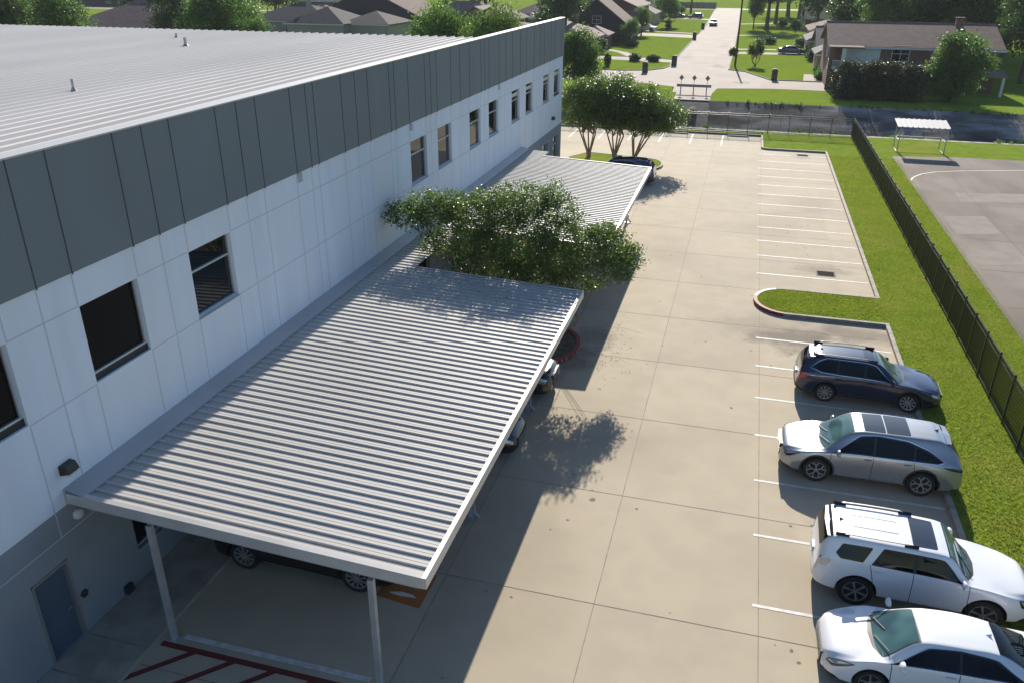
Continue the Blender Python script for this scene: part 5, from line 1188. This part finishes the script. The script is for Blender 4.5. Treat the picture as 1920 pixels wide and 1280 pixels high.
def sky1(t, o):
    b = MB(o); b.add([(-119.2, 145.2, 4.45), (-117.4, 145.2, 4.45), (-117.4, 146.8, 5.0), (-119.2, 146.8, 5.0), (-119.2, 145.2, 4.2), (-117.4, 145.2, 4.2), (-117.4, 146.8, 4.7), (-119.2, 146.8, 4.7)], [(0, 1, 2, 3), (0, 1, 5, 4), (1, 2, 6, 5), (2, 3, 7, 6), (3, 0, 4, 7)]); b.build('skylight', 'skylight', [c for c in t.children if c.name.startswith('roof')][0])
house('brown roofed house with a blue skylight, top left', 'gabled_house', [(-132, -108, 141, 160, 3.0, 4.0, 'hip', 'x', 'brick', 'shingle'), (-134, -112, 160, 178, 3.6, 4.2, 'gable', 'x', 'wall_dark', 'shingle_dark')], [], sky1)
house('blue-grey far house beyond the sunny lawn, top left', 'gabled_house', [(-250, -215, 270, 284, 3.2, 3.2, 'hip', 'x', 'wall_dark', 'shingle_dark')], [('s', -230, 1, 2, 1.4)])
house('left low brown-roofed house of the cluster above the speckled trees', 'brick_house', [(-84, -66, 218, 230, 3.0, 2.6, 'hip', 'x', 'brick', 'shingle'), (-72, -64, 209, 220, 3.0, 2.0, 'gable', 'y', 'brick', 'shingle_pink')])
house('middle brown-roofed house of the cluster with a small chimney', 'brick_house', [(-66, -54, 196, 208, 3.0, 2.4, 'gable', 'y', 'brick', 'shingle'), (-62, -50, 224, 236, 3.0, 2.6, 'hip', 'x', 'brick', 'shingle_pink')], [], chimney(-60, 200, 4, 6.2))
house('flat grey roofed low building with bright white edges above the band corner', 'flat_roof_house', [(-53, -40.5, 165, 176, 2.9, 1.0, 'hip', 'x', 'wall_beige', 'shingle_grey')])
house('brown roofed house behind the drooping pine', 'brick_house', [(-52, -40, 203, 217, 3.0, 2.6, 'gable', 'x', 'brick', 'shingle_pink')], [('s', -47, 1, 1.8, 1.3)])
house('grey roofed house with pale eave under the pine, near the thick pole', 'brick_house', [(-46, -36.5, 184, 196, 3.0, 2.4, 'hip', 'x', 'brick', 'shingle')])
t = thing('board_fence', 'weathered grey board fence across the far end of the left lawns', 'fence', (-31, 338.5, 0)); b = MB()
for k in range(90): b.box(-16+k*.36, -16+k*.36+.34, -.02, .02+.01*(k % 3), 0, 2.1+.03*((k*7) % 4))
b.build('board_panel', 'board_fence', t)
for k in range(14): b = MB(); b.box(-16+k*2.5, -15.88+k*2.5, .04, .16, 0, 2.2); b.build('post', 'board_fence', t)

# ------------------------------------------------------------------ vehicles
NW, S3, BX, SD = wagon(), suv3(), boxy(), sedan()
car('parked_car', 'dark navy station wagon with black roof rails, farthest of the four in the right stalls', 'car', (5.33, 28.27, 0), R(-1), NW, 'paint_navy', 'cars parked in the right stalls', steer=-.3)
car('parked_suv', 'silver suv with twin glass sunroof, nose toward the aisle', 'suv', (4.80, 23.07, 0), R(180.5), S3, 'paint_silver', 'cars parked in the right stalls')
car('parked_suv', 'boxy white suv with roof rails and single sunroof, nose toward the grass', 'suv', (5.35, 17.75, 0), R(-1.5), BX, 'paint_white', 'cars parked in the right stalls', steer=-.1)
car('parked_car', 'white sedan cut by the bottom edge, nearest car on the right', 'car', (5.33, 14.98, 0), R(181), SD, 'paint_white', 'cars parked in the right stalls')
BK = dict(S3); BK['wheel'] = 'ten'; BK['wr'] = .41; BK['xr'] = -1.56; BK['xf'] = 1.55; BK['L'] = 5.04; BK['arch'] = False; BK['rails'] = (-1.8, .2, 7.15)
car('parked_suv', 'black suv with bright multi-spoke wheels under the near carport end', 'suv', (-9.33, 14.92, 0), 0, BK, 'paint_black', 'cars under the carports')
N2 = dict(NW); N2['arch'] = False
car('parked_car', 'black car poking out from the middle of the near carport eave', 'car', (-8.0, 21.4, 0), 0, N2, 'paint_black', 'cars under the carports')
car('parked_suv', 'black car with chrome grille poking out below the eave beside the red kerb', 'car', (-7.95, 25.5, 0), 0, S3, 'paint_black', 'cars under the carports')
car('parked_suv', 'dark blue suv just past the far carport, beside the island trees', 'suv', (-8.0, 57.8, 0), R(180), S3, 'paint_blue', 'cars under the carports')
LS = dict(SD)
car('parked_car', 'dark blue sedan on the driveway right of the street', 'car', (7.0, 161.9, .0), 0, LS, 'paint_blue', 'cars among the houses', detail=1)
car('parked_suv', 'grey car with sun glint parked at the left kerb of the far street', 'car', (-10.4, 236, .0), R(-90), dict(S3), 'paint_black', 'cars among the houses', detail=1)
PU = mk(5.6, 1.98, 1.85, 1.15, 1.35, .75, -2.2, 1.15, .39, -1.75, 1.85, -.62, 1.0, 1.06, gc=.33, wtop=.64, decklid=1.10,
        glass=dict(front=ws(1.35, .75), rear=[(-.85, 7.4), (-.85, 10.6), (-.66, 10.5), (-.66, 7.5)], dlo=[], side=[[(1.1, 5.25), (.6, 6.5), (.2, 6.5), (.2, 5.25)], [(.12, 5.25), (.12, 6.5), (-.5, 6.4), (-.55, 5.25)]]), head=[(2.4, 4.2), (2.76, 3.9), (2.77, 4.8), (2.4, 4.9)], tail=[(-2.78, 4.2), (-2.7, 4.2), (-2.65, 5), (-2.78, 5)], wheel='six')
car('pickup_truck', 'white pickup truck on the driveway left of the street', 'pickup', (-25.3, 210.3, .0), R(170), PU, 'paint_white', 'cars among the houses', detail=1)
car('parked_car', 'dark car in the far left driveway, left of two', 'car', (-23, 271, .0), R(175), dict(SD), 'paint_black', 'cars among the houses', detail=1)
car('parked_suv', 'blue car in the far left driveway, right of two', 'car', (-17.5, 269, .0), R(175), dict(NW), 'paint_blue', 'cars among the houses', detail=1)

# ------------------------------------------------------------------ grass blades on the verge nearest the camera
def blades(n, fn, seed, name, z, hgt=.045, wdt=.014):
    rg = np.random.default_rng(seed); P = fn(rg, n); n = len(P)
    a = rg.random(n)*6.283; h = hgt*(.5+rg.random(n)); w_ = wdt*(.5+rg.random(n))
    V = np.zeros((n, 3, 3)); dx = np.cos(a)*w_; dy = np.sin(a)*w_
    V[:, 0] = np.stack([P[:, 0]-dx, P[:, 1]-dy, np.full(n, z)], 1); V[:, 1] = np.stack([P[:, 0]+dx, P[:, 1]+dy, np.full(n, z)], 1)
    V[:, 2] = np.stack([P[:, 0]+rg.normal(size=n)*.035, P[:, 1]+rg.normal(size=n)*.035, z+h], 1)
    me = bpy.data.meshes.new(name); me.vertices.add(3*n); me.vertices.foreach_set('co', V.ravel()); me.loops.add(3*n); me.loops.foreach_set('vertex_index', np.arange(3*n))
    me.polygons.add(n); me.polygons.foreach_set('loop_start', np.arange(n)*3); me.polygons.foreach_set('loop_total', np.full(n, 3)); me.update(calc_edges=True)
    at = me.attributes.new('tone', 'FLOAT', 'FACE'); cl = .5+.5*np.sin(P[:, 0]*2.1+np.sin(P[:, 1]*1.3)*2)*np.sin(P[:, 1]*1.7+P[:, 0])
    at.data.foreach_set('value', np.clip(.4*cl+.6*rg.random(n), 0, 1).astype(np.float32)); me.materials.append(M['blade'])
    return meta(link(name, me), 'short bright green grass on the strip between lot and fence', 'grass', kind='stuff')
def strip(rg, n):
    y = 11+60*rg.random(n)**1.9; x = 7.12+5.2*rg.random(n); return np.stack([x, y], 1)
def isl_f(rg, n):
    x = 1.6+5.5*rg.random(n); y = 35.15+3.0*rg.random(n); P = np.stack([x, y], 1)
    k = (x > 3.0) | (((x-3.0)/1.35)**2+((y-36.65)/1.45)**2 < 1); return P[k]
blades(230000, strip, 5, 'grass_blades', GZ)
g2 = blades(14000, isl_f, 6, 'island_grass_blades', GZ); g2['label'] = 'short green grass on the kerbed island with the red end'

me = leafmesh('litter', [(-8.5, 25.6, 3.55, 3.6, 1.4, .01)], 60, 260, .045, .35, 91, 'leaf', .1, flat=.0)
for v in me.vertices: v.co.z = 3.66-(v.co.x+13.1)*.045+.055
bm = bmesh.new(); bm.from_mesh(me); bmesh.ops.delete(bm, geom=[f for f in bm.faces if not (-12.3 < f.calc_center_median().x < -5.1 and 12 < f.calc_center_median().y < 26.9)], context='FACES'); bm.to_mesh(me); bm.free()
meta(link('leaf_litter', me), 'fallen leaves scattered on the near carport roof below the tree', 'leaves', kind='stuff')
me = leafmesh('litter', [(-4.6, 29.5, .0, 1.6, 3.6, .001)], 90, 420, .035, .4, 92, 'soil', .1, flat=.0)
for v in me.vertices: v.co.z = .012
bm = bmesh.new(); bm.from_mesh(me); bmesh.ops.delete(bm, geom=[f for f in bm.faces if f.calc_center_median().x < -5.1], context='FACES'); bm.to_mesh(me); bm.free()
meta(link('leaf_litter', me), 'brown leaf litter on the paving beside the red kerb', 'leaves', kind='stuff')
weeds = leafmesh('weeds', [(x_, 81.2, .0, 1.2, .25, .28) for x_ in (-12, -3, 5.5, 14, 22, 31, 44)]+[(x_, 92.6, -2.0, 1.5, .5, .45) for x_ in (2, 9, 16, 19, 27, 36)]+[(x_, 99.5, -.02, 6, .18, .18) for x_ in (2, 12, 22, 32)], 240, 9000, .075, .12, 93, 'leaf_mid', .2)
meta(link('weeds', weeds), 'weeds and overhanging grass along the channel edges', 'weeds', kind='stuff')
# ------------------------------------------------------------------ air between the camera and the far houses
hz = MB(); hz.box(-460, 460, -130, 420, -4, 18.5); ho = hz.build('haze', 'twig'); meta(ho, kind='stuff'); ho['label'] = 'thin pale morning haze lying over the far houses and street'
hm = bpy.data.materials.new('haze'); hm.use_nodes = True; hn = hm.node_tree; hn.nodes.clear()
pv = hn.nodes.new('ShaderNodeVolumePrincipled'); pv.inputs['Color'].default_value = (.88, .94, 1, 1); pv.inputs['Density'].default_value = .00013; pv.inputs['Anisotropy'].default_value = .2
oo = hn.nodes.new('ShaderNodeOutputMaterial'); hn.links.new(pv.outputs[0], oo.inputs['Volume']); ho.data.materials.clear(); ho.data.materials.append(hm)
